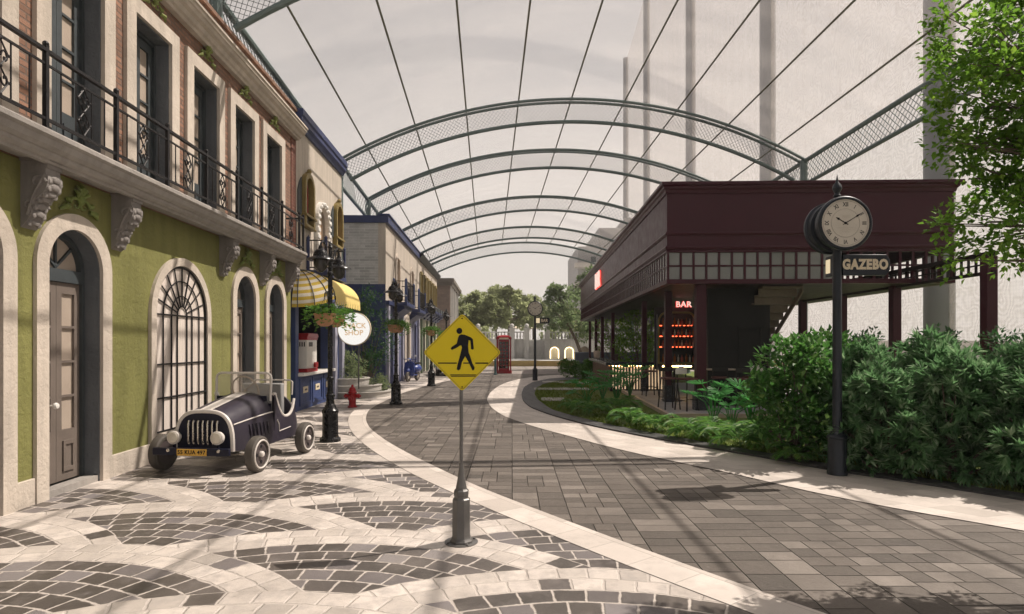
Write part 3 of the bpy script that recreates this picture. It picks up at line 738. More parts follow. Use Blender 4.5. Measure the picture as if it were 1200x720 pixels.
# ================================================================== CREAM AND BLUE CORNER HOUSE WITH THE SNACK COUNTER
sh = thing('shop_house', 'cream stucco house with blue trim and gold windows above the snack counter', 'shop house', (XF, 17.6, 0), 'L')
YA, YB = 15.42, 20.1
w_ = MB(); w_.plate(rect(YA, YB, -.05, 3.6), [rect(YA + .25, 18.7, .92, 2.98)], YZ(XF), -.3, 0); w_.build('shop_wall', M['blue'], sh)
bx = MB(); bx.box(-9.5, -7.0, YA, YB, 0, 7.6); bx.box(-7.0, XF - .3, YA, YA + .05, 0, 7.6); bx.box(-7.0, XF - .3, YB - .05, YB, 0, 7.6); bx.box(-7, XF - .3, YA, YB, 3.3, 3.6); bx.box(-7, XF - .3, YA, YB, 0, .9); bx.box(-7, XF - .3, YA, YB, 7.4, 7.6); bx.build('body', plain('navy_black_interior', (.012, .015, .035), .7, 0, .2, 2, 0, 60, .2), sh)
GWIN = [(16.28, 4.95, 6.40), (19.44, 4.90, 6.35)]
holes = [arch(c, .66, z0 + .1, z1 - .08) for c, z0, z1 in GWIN] + [arch(17.72, 1.0, 3.75, 5.82)]
w_ = MB(); w_.plate(rect(YA, YB, 3.6, 7.62), holes, YZ(XF), -.3, 0); w_.build('upper_wall', M['creamwall'], sh)
for c, z0, z1 in GWIN:
    s = MB(); s.plate(arch(c, .86, z0, z1, 20), [arch(c, .62, z0 + .32, z1 - .12, 20), rect(c - .3, c + .3, z0 + .05, z0 + .24)], YZ(XF), -.02, .13)
    s.box(XF, XF + .17, c - .47, c + .47, z0 + .24, z0 + .30); s.box(XF, XF + .16, c - .45, c + .45, z0 - .05, z0 + .0)
    s.ball((XF + .09, c, z1 + .06), .07, 8, 6); s.box(XF+.0, XF + .12, c - .05, c + .05, z1 - .02, z1 + .04)
    f = s.build('gold_window', M['gold'], sh, bevel=.008)
    p = MB(); p.plate(arch(c, .62, z0 + .32, z1 - .12), [arch(c, .5, z0 + .38, z1 - .18)], YZ(XF), -.08, -.03); p.build('sash', M['quoin'] if False else M['red'], f)
    p = MB(); p.prism(arch(c, .64, z0 + .1, z1 - .1), YZ(XF), -.12, -.1); p.build('pane', M['pane'], f)
    p = MB(); p.plate([(c - .43 - .30, z0 + .25), (c - .45, z0 + .25), (c - .45, z1 - .2), (c - .6, z1 - .35), (c - .73, z1 - .6)], [], YZ(XF), .005, .035); p.build('shutter', M['doorblue'], f)
s = MB(); s.plate(arch(17.72, 1.30, 3.75, 5.96, 22), [arch(17.72, .98, 3.74, 5.80, 22)], YZ(XF), -.02, .10)
for k in range(9):
    for sg in (-1, 1): s.box(XF, XF + .13, 17.72 + sg*.57 - .12, 17.72 + sg*.57 + .12, 3.8 + k*.2, 3.8 + k*.2 + .11)
for k in range(9):
    a = PI * (k + .5) / 9; s.ball((XF + .1, 17.72 + .57*math.cos(a), 5.31 + .57*math.sin(a)), .075, 7, 5)
ds = s.build('door_surround', M['white'], sh, bevel=.01)
d = MB(); d.prism(arch(17.72, .99, 3.75, 5.81), YZ(XF), -.16, -.1); 
for sg in (-1, 1): d.plate(arch(17.72 + sg*.24, .42, 3.9, 5.45), [arch(17.72 + sg*.24, .30, 3.96, 5.38)], YZ(XF), -.1, -.075)
d.bar((XF - .08, 17.72, 3.75), (XF - .08, 17.72, 5.8), .04); d.build('balcony_door', M['peach'], sh)
c_ = MB(); c_.prism([(-.05, 7.42), (.07, 7.42), (.10, 7.5), (.16, 7.56), (.16, 7.66), (.20, 7.70), (.20, 7.86), (-.35, 7.86), (-.35, 7.6), (-.05, 7.6)], lambda u, v, t: (XF + u, t, v), YA, YB + .02); c_.build('cornice', M['navy'], sh, ang=20)
b = MB(); b.box(XF - .02, XF + .58, 16.25, 18.4, 3.64, 3.78); b.prism([(0, 3.64), (.5, 3.64), (.4, 3.56), (0, 3.3)], lambda u, v, t: (XF + u, 16.4 + t, v), 0, .12); b.prism([(0, 3.64), (.5, 3.64), (.4, 3.56), (0, 3.3)], lambda u, v, t: (XF + u, 18.15 + t, v), 0, .12)
bl = b.build('balcony', M['navy'], sh, bevel=.01)
def iron_rail(par, x0, x1, y0, y1, z0, z1, pm, post_w=.07):
    for (x, y) in ((x1, y0), (x1, y1), (x0 + .05, y0)):
        m = MB(); m.box(x - post_w/2, x + post_w/2, y - post_w/2, y + post_w/2, z0, z1 + .06); m.lathe([(.05, 0), (.05, .02), (.02, .05), (0, .1)], (x, y, z1 + .06), 8); m.build('railing_post', pm, par)
    m = MB()
    for z in (z1, z0 + .08): m.bar((x1, y0, z), (x1, y1, z), .03); m.bar((x0, y0, z), (x1, y0, z), .03); m.bar((x0, y1, z), (x1, y1, z), .03)
    n = int((y1 - y0) / .13)
    for k in range(1, n): m.bar((x1, y0 + (y1-y0)*k/n, z0 + .08), (x1, y0 + (y1-y0)*k/n, z1), .013)
    for k in range(1, 4):
        for y in (y0, y1): m.bar((x0 + (x1-x0)*k/4, y, z0 + .08), (x0 + (x1-x0)*k/4, y, z1), .013)
    m.build('railing', M['iron'], par)
iron_rail(bl, XF, XF + .53, 16.32, 18.33, 3.78, 4.6, M['navy'])
# counter, cabinet front with label plates
c_ = MB(); c_.box(XF - .5, XF + .16, YA + .2, 18.75, .921, 1.0); ct = c_.build('counter_top', M['white'], sh, bevel=.012)
c_ = MB()
for k in range(3):
    y0 = YA + .3 + k*1.1; c_.plate(rect(y0, y0 + 1.0, .12, .86), [rect(y0 + .09, y0 + .91, .2, .78)], YZ(XF), .003, .03)
cf = c_.build('cabinet_front', M['blue'], sh, bevel=.006)
for k in range(3):
    m = MB(); y0 = YA + .8 + k*1.1; m.box(XF + .003, XF + .02, y0 - .2, y0 + .2, .45, .62); lp = m.build('label_plate', M['cream2'], cf)
    m = MB(); m.box(XF + .021, XF + .024, y0 - .09, y0 - .03, .51, .56); m.box(XF + .021, XF + .024, y0 - .01, y0 + .04, .51, .56); m.box(XF + .021, XF + .024, y0 + .06, y0 + .1, .51, .56); m.build('label_mark', M['dialink'], lp)
m = MB(); m.box(XF - .02, XF + .12, 18.85, 19.15, 0, 3.1); m.box(XF - .02, XF + .12, 19.75, 20.08, 0, 3.5); m.build('pilaster', M['lav'], sh, bevel=.01)
# awning
def stripe_mat():
    t = NT('striped_canvas'); u, v, _ = t.sep(t.uv())[:3]
    s_ = t.ma('GREATER_THAN', t.ma('FRACT', t.ma('MULTIPLY', v, 7.0)), .5)
    n = t.noise(t.obj(), 60, 3)
    col = t.mix(s_, (.70, .66, .58), (.56, .40, .05)); col = t.mix(t.ma('MULTIPLY', n, .25), col, (.4, .35, .25))
    return t.fin(col, .85, t.bump(n, .2, .004), 0, .2)
aw = thing('awning', 'yellow canvas awning with a striped quarter-dome end over the snack counter', 'awning', (XF, 17, 3.0), 'L')
AY0, AY1, AP, ZT, ZB = 15.75, 18.75, .92, 3.72, 2.98
def aprof(k, n=10):
    a = PI/2 * k / n; return (AP * math.sin(a) * 1.0, ZB + (ZT - ZB) * math.cos(a))
m = MB()
n = 10
for k in range(n + 1):
    u, v = aprof(k); m.v += [(XF + u, AY0, v), (XF + u, AY1, v), (XF + max(0, u - .02), AY0, v - .02), (XF + max(0, u - .02), AY1, v - .02)]
for k in range(n):
    a, b = 4*k, 4*k + 4; m.f += [(a, a+1, b+1, b), (a+2, b+2, b+3, a+3), (a, b, b+2, a+2), (a+1, a+3, b+3, b+1)]
N0 = len(m.v)
for k in range(14):
    y0 = AY0 + (AY1 - AY0) * k / 14; y1 = y0 + (AY1 - AY0) / 14
    m.add([(XF + AP, y0 + .005, ZB), (XF + AP, y1 - .005, ZB), (XF + AP + .012, y1 - .02, ZB - .15), (XF + AP + .012, (y0+y1)/2, ZB - .19), (XF + AP + .012, y0 + .02, ZB - .15)], [(0, 1, 2, 3, 4)])
m.build('canopy', M['awnyellow'], aw, fix=False)
m = MB(); uv = []; K, J = 12, 10          # quarter-dome end facing down the street towards the viewer
for j in range(J + 1):
    b = PI/2 * j / J
    for k in range(K + 1):
        a = PI/2 * k / K
        u = AP * math.sin(a) * math.cos(b); y = AY0 - .62 * math.sin(a) * math.sin(b)
        m.v.append((XF + u, y, ZB - .28 * math.sin(b) * math.sin(a) + (ZT - ZB) * math.cos(a))); uv.append((j / J, k / K))
for j in range(J):
    for k in range(K): a = j*(K+1) + k; m.f.append((a, a + 1, a + K + 2, a + K + 1))
m.build('striped_end', stripe_mat(), aw, fix=False, uvs=uv)
m = MB()
for j in (0, 3, 6, 9):
    b = PI/2 * j / J
    m.tube([(XF + (AP+.008) * math.sin(PI/2*k/K) * math.cos(b), AY0 - .63 * math.sin(PI/2*k/K) * math.sin(b), ZB + .004 - .28*math.sin(b)*math.sin(PI/2*k/K) + (ZT - ZB) * math.cos(PI/2*k/K)) for k in range(K + 1)], .012, 6)
m.build('awning_rib', M['doorblue'], aw)
# popcorn machine on the counter
pm = thing('popcorn_machine', 'white and red popcorn machine standing on the snack counter', 'popcorn machine', (-5.2, 16.5, 1.0), 'L')
m = MB(); m.box(-5.46, -4.99, 16.05, 17.0, 1.001, 1.10); m.build('red_base', M['red'], pm, bevel=.01)
m = MB(); m.box(-5.46, -4.99, 16.05, 17.0, 1.88, 1.96); m.prism([(16.0, 1.955), (17.05, 1.955), (16.95, 2.06), (16.1, 2.06)], lambda u, v, t: (-5.225 + t, u, v), -.25, .25); m.build('red_cap', M['red'], pm, bevel=.01)
m = MB(); m.box(-5.43, -5.01, 16.07, 16.98, 1.102, 1.878); bd = m.build('white_panel', M['popwhite'], pm, bevel=.008)
m = MB()
for k in range(5): m.box(-5.33 + k*.06, -5.30 + k*.06, 16.062, 16.07, 1.70, 1.82); m.box(-5.01, -5.004, 16.25 + k*.07, 16.285 + k*.07, 1.70, 1.82)
m.build('vent_slot', M['dark'], bd)
m = MB(); m.box(-4.985, -4.93, 16.6, 16.85, 1.12, 1.26); m.build('scoop_tray', M['red'], pm, bevel=.01)
# ================================================================== BLUE GABLED TERRACE FURTHER DOWN
X2, Y2, Y3, H2 = -4.3, 23.9, 45.6, 6.55
t2 = thing('terrace_house', 'long terrace with navy and grey brick gable and small blue balconies', 'terrace', (X2, 34, 0), 'L')
m = MB(); m.box(-12, X2 - .02, Y2, Y2 + .3, 0, 4.15); m.build('gable_base', M['navy'], t2)
m = MB(); m.box(-12, X2 - .02, Y2 + .003, Y2 + .3, 4.152, H2 + .05); m.build('gable_wall', M['greybrick'], t2)
m = MB(); m.box(-12, X2 + .12, Y2 - .08, Y2 + .3, H2 + .052, H2 + .34); m.box(X2 - .3, X2 + .12, Y2 + .3, 34, H2 + .052, H2 + .34); m.box(X2 - .3, X2 + .17, Y2 - .12, 34, H2 + .342, H2 + .40); m.build('parapet_cap', M['navy'], t2)
PW = [26.7, 31.4]
GW2 = [35.6 + 1.75*k for k in range(6)]
m = MB(); m.plate(rect(Y2, Y3, 3.5, H2 + .05), [arch(c, .95, 3.6, 5.6) for c in PW] + [rect(c - .4, c + .4, 4.3, 5.9) for c in GW2], YZ(X2), -.3, 0); m.build('upper_wall', M['creamwall'], t2)
DO = [(25.25, 1.0), (29.35, 1.1), (31.6, .7), (33.0, .7), (37.2, 1.0), (39.6, 1.0), (42, 1.0), (44.2, 1.0)]
m = MB(); m.plate(rect(Y2, 34.2, 0, 3.5), [arch(c, w, -.1, 2.85) for c, w in DO if c < 34], YZ(X2), -.3, 0); m.build('ground_wall', plain('slate_lavender', (.10, .11, .20), .6, 0, .15, 3, .1, 20), t2)
m = MB(); m.plate(rect(34.2, Y3, 0, 3.5), [arch(c, w, -.1, 2.7) for c, w in DO if c > 34], YZ(X2), -.3, 0); m.build('ground_wall', plain('sage_wall', (.33, .33, .25), .7, 0, .15, 3), t2)
m = MB(); m.box(-12, X2 - .31, Y2 + .3, Y3, 0, H2); m.build('body', M['navy'], t2)
for c, w in DO:
    m = MB(); m.prism(arch(c, w + .02, 0, 2.86 if c < 34 else 2.71), YZ(X2), -.25, -.2); m.plate(arch(c, w - .1, .1, 2.75 if c < 34 else 2.6), [arch(c, w - .3, .2, 2.6 if c < 34 else 2.5)], YZ(X2), -.2, -.17); m.build('door', M['navy'] if c not in (29.35,) else M['doorbrown'], t2)
m = MB(); m.plate(arch(29.35, 1.9, 0, 3.2, 18), [arch(29.35, 1.1, -.1, 2.8, 18)], YZ(X2), 0, .12); m.ball((X2 + .1, 29.35, 3.3), .16, 8, 6); m.build('stone_portal', M['cream'], t2, bevel=.015)
m = MB()
for y in (24.05, 26.3, 27.9, 30.7, 33.9): m.box(X2, X2 + .10, y, y + .32, 0, 3.3)
m.build('pilaster', M['lav'], t2, bevel=.01)
m = MB()
for y in (35.3, 38.3, 40.7, 43.1): m.box(X2, X2 + .10, y, y + .3, 0, 3.2)
m.build('pilaster', plain('green_pilaster', (.12, .16, .11), .6, 0, .1, 3), t2, bevel=.01)
m = MB(); m.box(X2, X2 + .14, Y2, 34.2, 3.35, 3.5); m.box(X2, X2 + .18, 34.2, Y3, 3.35, 3.5); m.build('string_course', M['navy'], t2)
for c in PW:
    m = MB(); m.plate(arch(c, 1.25, 3.6, 5.78, 18), [arch(c, .9, 3.59, 5.58, 18)], YZ(X2), 0, .08); f = m.build('window_surround', M['cream'], t2, bevel=.01)
    m = MB(); m.prism(arch(c, .96, 3.6, 5.6), YZ(X2), -.14, -.1); m.build('balcony_door', M['peach'], t2)
for c in GW2:
    m = MB(); m.plate(rect(c - .5, c + .5, 4.22, 6.0), [rect(c - .36, c + .36, 4.34, 5.86)], YZ(X2), 0, .09); f = m.build('gold_window', M['gold'], t2, bevel=.01)
    m = MB(); m.box(X2 - .1, X2 - .08, c - .42, c + .42, 4.3, 5.9); m.build('pane', M['pane'], f)
    m = MB(); m.box(X2 + .01, X2 + .04, c - .85, c - .52, 4.3, 5.9); m.build('shutter', plain('gold_shutter', (.13, .11, .045), .6, 0, .1, 4) if c == GW2[0] else bpy.data.materials['gold_shutter'], f)
for y0, y1, z, h in ((25.5, 28.1, 3.55, .9), (29.9, 32.7, 3.5, .9)) + tuple((c - .7, c + .7, 3.85, .6) for c in GW2):
    m = MB(); m.box(X2 - .02, X2 + .62, y0, y1, z - .16, z); m.box(X2, X2 + .5, y0 + .1, y1 - .1, z - .30, z - .16); m.prism([(0, z - .3), (.42, z - .3), (0, z - .62)], lambda u, v, t: (X2 + u, t, v), y0 + .25, y1 - .25); b = m.build('balcony', M['navy'], t2, bevel=.012)
    if h > .7: iron_rail(b, X2, X2 + .57, y0 + .05, y1 - .05, z, z + h, M['blue'], .10)
    else:
        m = MB(); m.box(X2 + .1, X2 + .6, y0 + .08, y1 - .08, z, z + .28); m.build('flower_box', M['doorblue'], b)
# roof-edge greenery on the far half of that terrace is its dark cornice
m = MB(); m.prism([(-.3, H2 + .052), (.1, H2 + .052), (.3, H2 + .25), (.3, H2 + .36), (-.3, H2 + .36)], lambda u, v, t: (X2 + u, t, v), 34.002, Y3); m.build('far_cornice', M['iron'], t2)
# brown stone house at the end
X3 = -3.7
t3 = thing('stone_house', 'brown stone house at the far end of the row beyond the terrace', 'stone house', (X3, 57, 0), 'L')
m = MB(); m.box(-12, X3, 51, 63, 0, 7.0); m.build('wall', M['brownstone'], t3)
m = MB(); m.box(-12.1, X3 + .35, 50.7, 63.2, 7.002, 7.3); m.box(-12.1, X3 + .2, 50.85, 63.1, 6.7, 7.0); m.build('cornice', plain('brown_cornice', (.14, .12, .10), .7, 0, .15, 3), t3)
m = MB()
for k in range(5): m.box(X3, X3 + .12, 51.6 + k*2.4, 51.9 + k*2.4, 0, 6.7)
m.box(X3, X3 + .18, 51, 63, 3.2, 3.5); m.build('pilaster', M['balust'], t3)
for k in range(4):
    for z in (.4, 3.9):
        m = MB(); m.prism(arch(52.95 + k*2.4, 1.2, z, z + 2.3), YZ(X3), -.02, .03); m.build('window', M['doorblue'], t3)
# ================================================================== GLAZED CANOPY OF ARCHED TRUSSES
cn = thing('street_canopy', 'grey green arched truss canopy with wire mesh glazed over the street', 'canopy', (2.2, 22, 0), 'W')
SPAN, RISE = 8.55, 2.25
RAD = (SPAN*SPAN + RISE*RISE) / (2*RISE)
def acx(Y): return 2.2 - .04 * (Y - 22)
def atop(Y): return 10.72 - .0314 * (Y - 22)
def cpt(Y, s, off=0.0):
    """point on the canopy vault: s = metres along x from the apex, off = offset along the radius"""
    r = RAD + off; a = s / RAD
    return (acx(Y) + r * math.sin(a), Y, atop(Y) - RAD + r * math.cos(a))
SMAX = RAD * math.asin(SPAN / RAD)
TY = [3.5, 12.0, 22.0, 27.2, 34.8, 42.6, 48.2]
NS = 40
wires = MB()
for ti, Y in enumerate(TY):
    dep = .78
    m = MB()
    for (oy, off) in ((-.16, 0), (.16, 0)): m.tube([tuple(Vector(cpt(Y, -SMAX + 2*SMAX*k/NS, off)) + Vector((0, oy, 0))) for k in range(NS + 1)], .055, 8)
    tr = m.build('arch_truss', M['truss'], cn)
    m = MB(); m.tube([cpt(Y, -SMAX + 2*SMAX*k/NS, -dep) for k in range(NS + 1)], .07, 8); m.build('bottom_chord', M['truss'], tr)
    m = MB(); p = .15 if Y < 30 else .24
    n = int(2*SMAX / p); run = dep
    for k in range(-int(run/p), n + 1):
        for sg in (1, -1):
            s0 = -SMAX + k*p; s1 = s0 + run
            a, b = (s0, s1)
            o0, o1 = (0, -dep) if sg > 0 else (-dep, 0)
            f0, f1 = 0.0, 1.0
            if a < -SMAX: f0 = (-SMAX - a) / run
            if b > SMAX: f1 = 1 - (b - SMAX) / run
            if f1 <= f0: continue
            P0 = cpt(Y, a + run*f0, o0 + (o1-o0)*f0); P1 = cpt(Y, a + run*f1, o0 + (o1-o0)*f1)
            m.tube([P0, P1], .0075 if Y < 30 else .010, 3, cap=False)
    m.build('wire_mesh', M['mesh_wire'], tr, smooth=False, fix=False)
    for sg in (-1, 1):
        m = MB(); e = cpt(Y, sg*SMAX); m.tube([(e[0], Y, 0), (e[0], Y, e[2] + .05)], .13, 10); m.lathe([(.22, 0), (.22, .04), (.15, .06), (.14, .3)], (e[0], Y, 0), 10); m.build('post', M['truss'], cn)
PS = [k * 1.95 for k in range(-4, 5)]
for s in PS:
    m = MB(); m.tube([cpt(Y, s, .10) for Y in (1.0, 12.0, 22, 27.2, 34.8, 42.6, 48.4)], .030, 6); m.build('purlin', M['purlin'], cn)
for sg in (-1, 1):                                    # eaves trusses along both sides
    m = MB(); top = [cpt(Y, sg*SMAX, .0) for Y in (0, 12.0, 22, 34.8, 48.2)]; m.tube(top, .08, 8); eb = m.build('eaves_beam', M['truss'], cn)
    m = MB(); low = [tuple(Vector(p) - Vector((0, 0, .85))) for p in top]; m.tube(low, .07, 8); m.build('lower_beam', M['truss'], eb)
    m = MB(); y = 1.0
    while y < 48:
        for d in (1, -1):
            a = Vector(cpt(y, sg*SMAX)); b = Vector(cpt(y + .85, sg*SMAX))
            if d > 0: b.z -= .85
            else: a.z -= .85
            m.tube([a, b], .011, 3, cap=False)
        y += .21 if y < 24 else .4
    m.build('wire_mesh', M['mesh_wire'], eb, smooth=False, fix=False)
def glazing_mat():
    t = NT('canopy_glazing'); o = t.obj(); x, y, z = t.sep(o)[:3]
    n = t.noise(t.com(t.ma('MULTIPLY', x, .25), t.ma('MULTIPLY', y, 1.2), 0), 1.0, 4, .5)
    t.fin((.80, .76, .73), .08, spec=.5)
    tl = t.n('BsdfTranslucent', {'Color': (.85, .80, .76)})
    f = t.n('MapRange', [n, .35, .7, .04, .10])
    sh_ = t.n('MixShader', [f, t.n('BsdfTransparent', [(.97, .96, .96)]), tl])
    gl = t.n('BsdfGlossy', {'Color': (.9, .9, .9), 'Roughness': .06})
    lw = t.n('LayerWeight', [.3], 0)
    sh2 = t.n('MixShader', [t.ma('MULTIPLY', lw, .12), sh_, gl])
    t.t.links.new(sh2, t.out.inputs[0]); return t.m
GLZ = glazing_mat()
for y0, y1 in zip([1.0] + TY[1:-1], TY[1:]):
    m = MB(); n = 24
    for k in range(n + 1):
        s = -SMAX + 2*SMAX*k/n; m.v += [cpt(y0 + .02, s, .16), cpt(y1 - .02, s, .16)]
    m.f += [(2*k, 2*k+1, 2*k+3, 2*k+2) for k in range(n)]
    m.build('glass_panel', GLZ, cn, fix=False)
# ================================================================== TALL NET SCREEN BEHIND THE PAVILION
ns_ = thing('net_screen', 'very tall pale mesh screen strung between grey poles behind the bar pavilion', 'net screen', (18, 40, 0), 'W')
NA = R(-3.27)
def npt(s, z, o=0.0):
    return (18.0 + s * math.sin(-NA) + o * math.cos(NA), s * math.cos(NA) - o * math.sin(-NA), z)
NPY = [-13.0, 27.4, 48.6, 74.5, 107, 135]
for Y in NPY:
    m = MB(); x, y, z = npt(Y, 0); m.tube([(x, y, 0), (x, y, 66)], .62, 16); m.build('net_pole', M['pole'], ns_)
def net_mat():
    t = NT('fine_net'); o = t.obj(); x, y, z = t.sep(o)[:3]
    wob = t.noise(t.com(t.ma('MULTIPLY', y, .35), t.ma('MULTIPLY', z, .28)), 1.0, 3, .5)
    lines = t.ma('SINE', t.ma('MULTIPLY', wob, 190.0))
    wv = t.ma('SINE', t.ma('ADD', t.ma('MULTIPLY', y, 42.0), t.ma('MULTIPLY', wob, 30.0)))
    wh = t.ma('SINE', t.ma('ADD', t.ma('MULTIPLY', z, 42.0), t.ma('MULTIPLY', wob, 20.0)))
    f = t.ma('ADD', .33, t.ma('ADD', t.ma('MULTIPLY', lines, .10), t.ma('ADD', t.ma('MULTIPLY', wv, .03), t.ma('MULTIPLY', wh, .03))))
    fold = t.noise(t.com(t.ma('MULTIPLY', y, 1.1), t.ma('MULTIPLY', z, .06)), 1.0, 3, .5)
    f = t.ma('ADD', f, t.ma('MULTIPLY_ADD', fold, .2, -.1))
    df = t.n('BsdfDiffuse', {'Color': (.34, .305, .28)}); tl = t.n('BsdfTranslucent', {'Color': (.29, .26, .235)})
    body = t.n('MixShader', [.6, df, tl])
    t.t.links.new(t.n('MixShader', [f, t.n('BsdfTransparent', [(1, 1, 1)]), body]), t.out.inputs[0]); t.t.nodes.remove(t.b)
    return t.m
NETM = net_mat()
for a, b in zip(NPY, NPY[1:]):
    m = MB(); n = 14; H = 12
    for i in range(n + 1):
        for j in range(H + 1):
            f = i / n; y = a + (b - a)*f; z = .05 + 65.5*j/H
            m.v.append(npt(y, z, .15 * math.sin(PI*f)))
    for i in range(n):
        for j in range(H): k = i*(H+1) + j; m.f.append((k, k+1, k+H+2, k+H+1))
    m.build('net_panel', NETM, ns_, fix=False)
# ================================================================== BAR PAVILION
XL, XRR, YF, YB2 = 3.45, 10.6, 15.2, 42.0
XCO = 9.62
ZT_, ZM, ZG1, ZG0, ZB_ = 5.74, 4.58, 4.10, 3.42, 3.30
gz = thing('bar_pavilion', 'dark maroon open sided bar pavilion with grid windows and an outside stair', 'pavilion', (6.5, 20, 0), 'R')
# fascia boards: front, left and right
m = MB(); m.box(XL, XRR, YF, YF + .12, ZG1 + .06, ZT_); m.box(XL, XL + .12, YF + .12, YB2, ZG1 + .06, ZT_); m.box(XRR - .12, XRR, YF + .12, YB2, ZG1 + .06, ZT_); m.box(XL + .12, XRR - .12, YB2 - .12, YB2, ZG1 + .06, ZT_)
m.build('fascia', M['maroon'], gz, bevel=.01)
def ring(mb, prof):
    """moulding profile (outward u, z) carried round front, left side and right side"""
    pts = []
    for u, z in prof: pts.append((u, z))
    n = len(pts); vs = []
    for (sx, sy) in ((XL, YB2), (XL, YF), (XRR, YF), (XRR, YB2)):
        ox = -1 if sx == XL else 1; oy = -1 if sy == YF else 1
        for u, z in pts: vs.append((sx + ox*u, sy + oy*u, z))
    fs = []
    for c in range(3):
        for k in range(n):
            l = (k + 1) % n; fs.append((c*n + k, c*n + l, (c+1)*n + l, (c+1)*n + k))
    fs += [tuple(range(n)), tuple(3*n + k for k in range(n - 1, -1, -1))]
    mb.add(vs, fs)
m = MB(); ring(m, [(.001, ZT_ - .14), (.03, ZT_ - .14), (.05, ZT_ - .06), (.09, ZT_ - .02), (.10, ZT_ + .03), (.16, ZT_ + .06), (.16, ZT_ + .13), (-.2, ZT_ + .13), (-.2, ZT_ + .001), (.001, ZT_ + .001)]); m.build('cornice', M['maroon'], gz, ang=20)
m = MB(); ring(m, [(.001, ZM - .05), (.02, ZM - .05), (.045, ZM), (.02, ZM + .05), (.001, ZM + .05)]); ring(m, [(.001, ZG1 + .07), (.03, ZG1 + .07), (.05, ZG1 + .13), (.03, ZG1 + .17), (.001, ZG1 + .17)]); m.build('moulding', M['maroon'], gz, ang=20)
m = MB(); ring(m, [(.02, ZG1), (.02, ZG1 + .06), (-.12, ZG1 + .06), (-.12, ZG1)]); ring(m, [(.02, ZB_), (.02, ZG0), (-.14, ZG0), (-.14, ZB_)]); m.build('grid_frame', M['maroon'], gz, bevel=.006)
# little square window grid: front, left, right
PANE = glass('grid_glass', (.30, .31, .30), .55, .12)
def grid(pt, n, name='window_grid', glassy=True):
    g = MB(); zm = (ZG0 + ZG1) / 2
    for k in range(n + 1):
        a = pt(k / n, 0); g.box(a[0] - .028, a[0] + .028, a[1] - .028, a[1] + .028, ZG0, ZG1)
    a, b = pt(0, 0), pt(1, 0); g.bar((a[0], a[1], zm), (b[0], b[1], zm), .045, .045)
    return g, a, b
zz = MB(); g, a, b = grid(lambda f, _: (XL + .03 + (XRR - XL - .06)*f, YF + .03), 22); gr = g.build('window_grid', M['maroon'], gz)
p = MB(); p.box(XL + .06, 7.6, YF + .025, YF + .035, ZG0, ZG1); p.build('pane', PANE, gr)
g, a, b = grid(lambda f, _: (XL + .03, YF + .06 + (YB2 - YF - .1)*f), 84); gl_ = g.build('window_grid', M['maroon'], gz)
p = MB(); p.box(XL + .025, XL + .035, YF + .06, YB2 - .1, ZG0, ZG1); p.build('pane', PANE, gl_)
g, a, b = grid(lambda f, _: (XRR - .03, YF + .06 + (YB2 - YF - .1)*f), 76); g.build('window_grid', M['maroon'], gz)
# side lattice carried on past the front corner as a pergola beam
m = MB(); x = XCO
m.box(x - .05, x + .05, 12.6, 21.5, 3.62, 3.72); m.box(x - .04, x + .04, 12.6, 21.5, 3.24, 3.31); m.box(x - .02, x + .02, 12.6, 21.5, 3.45, 3.48)
for k in range(41): m.box(x - .02, x + .02, 12.65 + k*.22, 12.69 + k*.22, 3.24, 3.72)
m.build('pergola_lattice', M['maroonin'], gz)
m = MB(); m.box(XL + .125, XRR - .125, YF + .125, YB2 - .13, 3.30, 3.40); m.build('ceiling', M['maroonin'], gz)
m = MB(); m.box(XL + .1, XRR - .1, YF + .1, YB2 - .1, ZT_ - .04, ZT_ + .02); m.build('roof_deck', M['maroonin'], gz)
def column(x, y, w=.24, z1=3.30):
    m = MB(); m.box(x - w/2, x + w/2, y - w/2, y + w/2, .05, z1); c = m.build('column', M['maroon'], gz, bevel=.012)
    m = MB(); m.box(x - w/2 - .04, x + w/2 + .04, y - w/2 - .04, y + w/2 + .04, .06, .55); m.build('column_base', M['slab'], c, bevel=.01)
column(4.36, 15.45, .25)
for x, y in ((4.02, 17.6), (4.05, 21.5), (4.05, 29.8), (4.05, 34.2), (4.05, 37.6), (4.05, 41.5)): column(x, y, .17 if y > 20 else .2)
for y in (12.75, 16.0, 18.7, 21.4): column(XCO, y, .22, 3.62 if y < 14 else 3.30)
m = MB(); m.box(4.86, 6.55, 16.5, 16.72, .06, 3.299); dk = m.build('service_wall', plain('near_black_boards', (.008, .0085, .009), .6, 0, .3, 3, .1, 20, .2), gz)
m = MB(); m.plate(rect(5.7, 6.35, .1, 2.25), [rect(5.76, 6.29, .16, 2.19)], XZ(16.49), -.02, .005); m.build('service_door', bpy.data.materials['near_black_boards'], dk)
# stair climbing towards the front from behind
STM = plain('stair_boards', (.15, .115, .085), .7, 0, .25, 6, .2, 30)
m = MB()
for k in range(17):
    z = 3.28 - k*.195; y = 15.7 + k*.29
    m.box(6.05, 7.06, y, y + .31, z - .05, z); m.box(6.05, 7.06, y + .28, y + .31, z - .195, z - .05)
st = m.build('stair', STM, gz)
m = MB(); m.prism([(15.7, 3.12), (15.7, 3.29), (20.75, -.02), (20.5, -.02)], YZ(7.08), -.018, .018); m.build('stringer', STM, st)
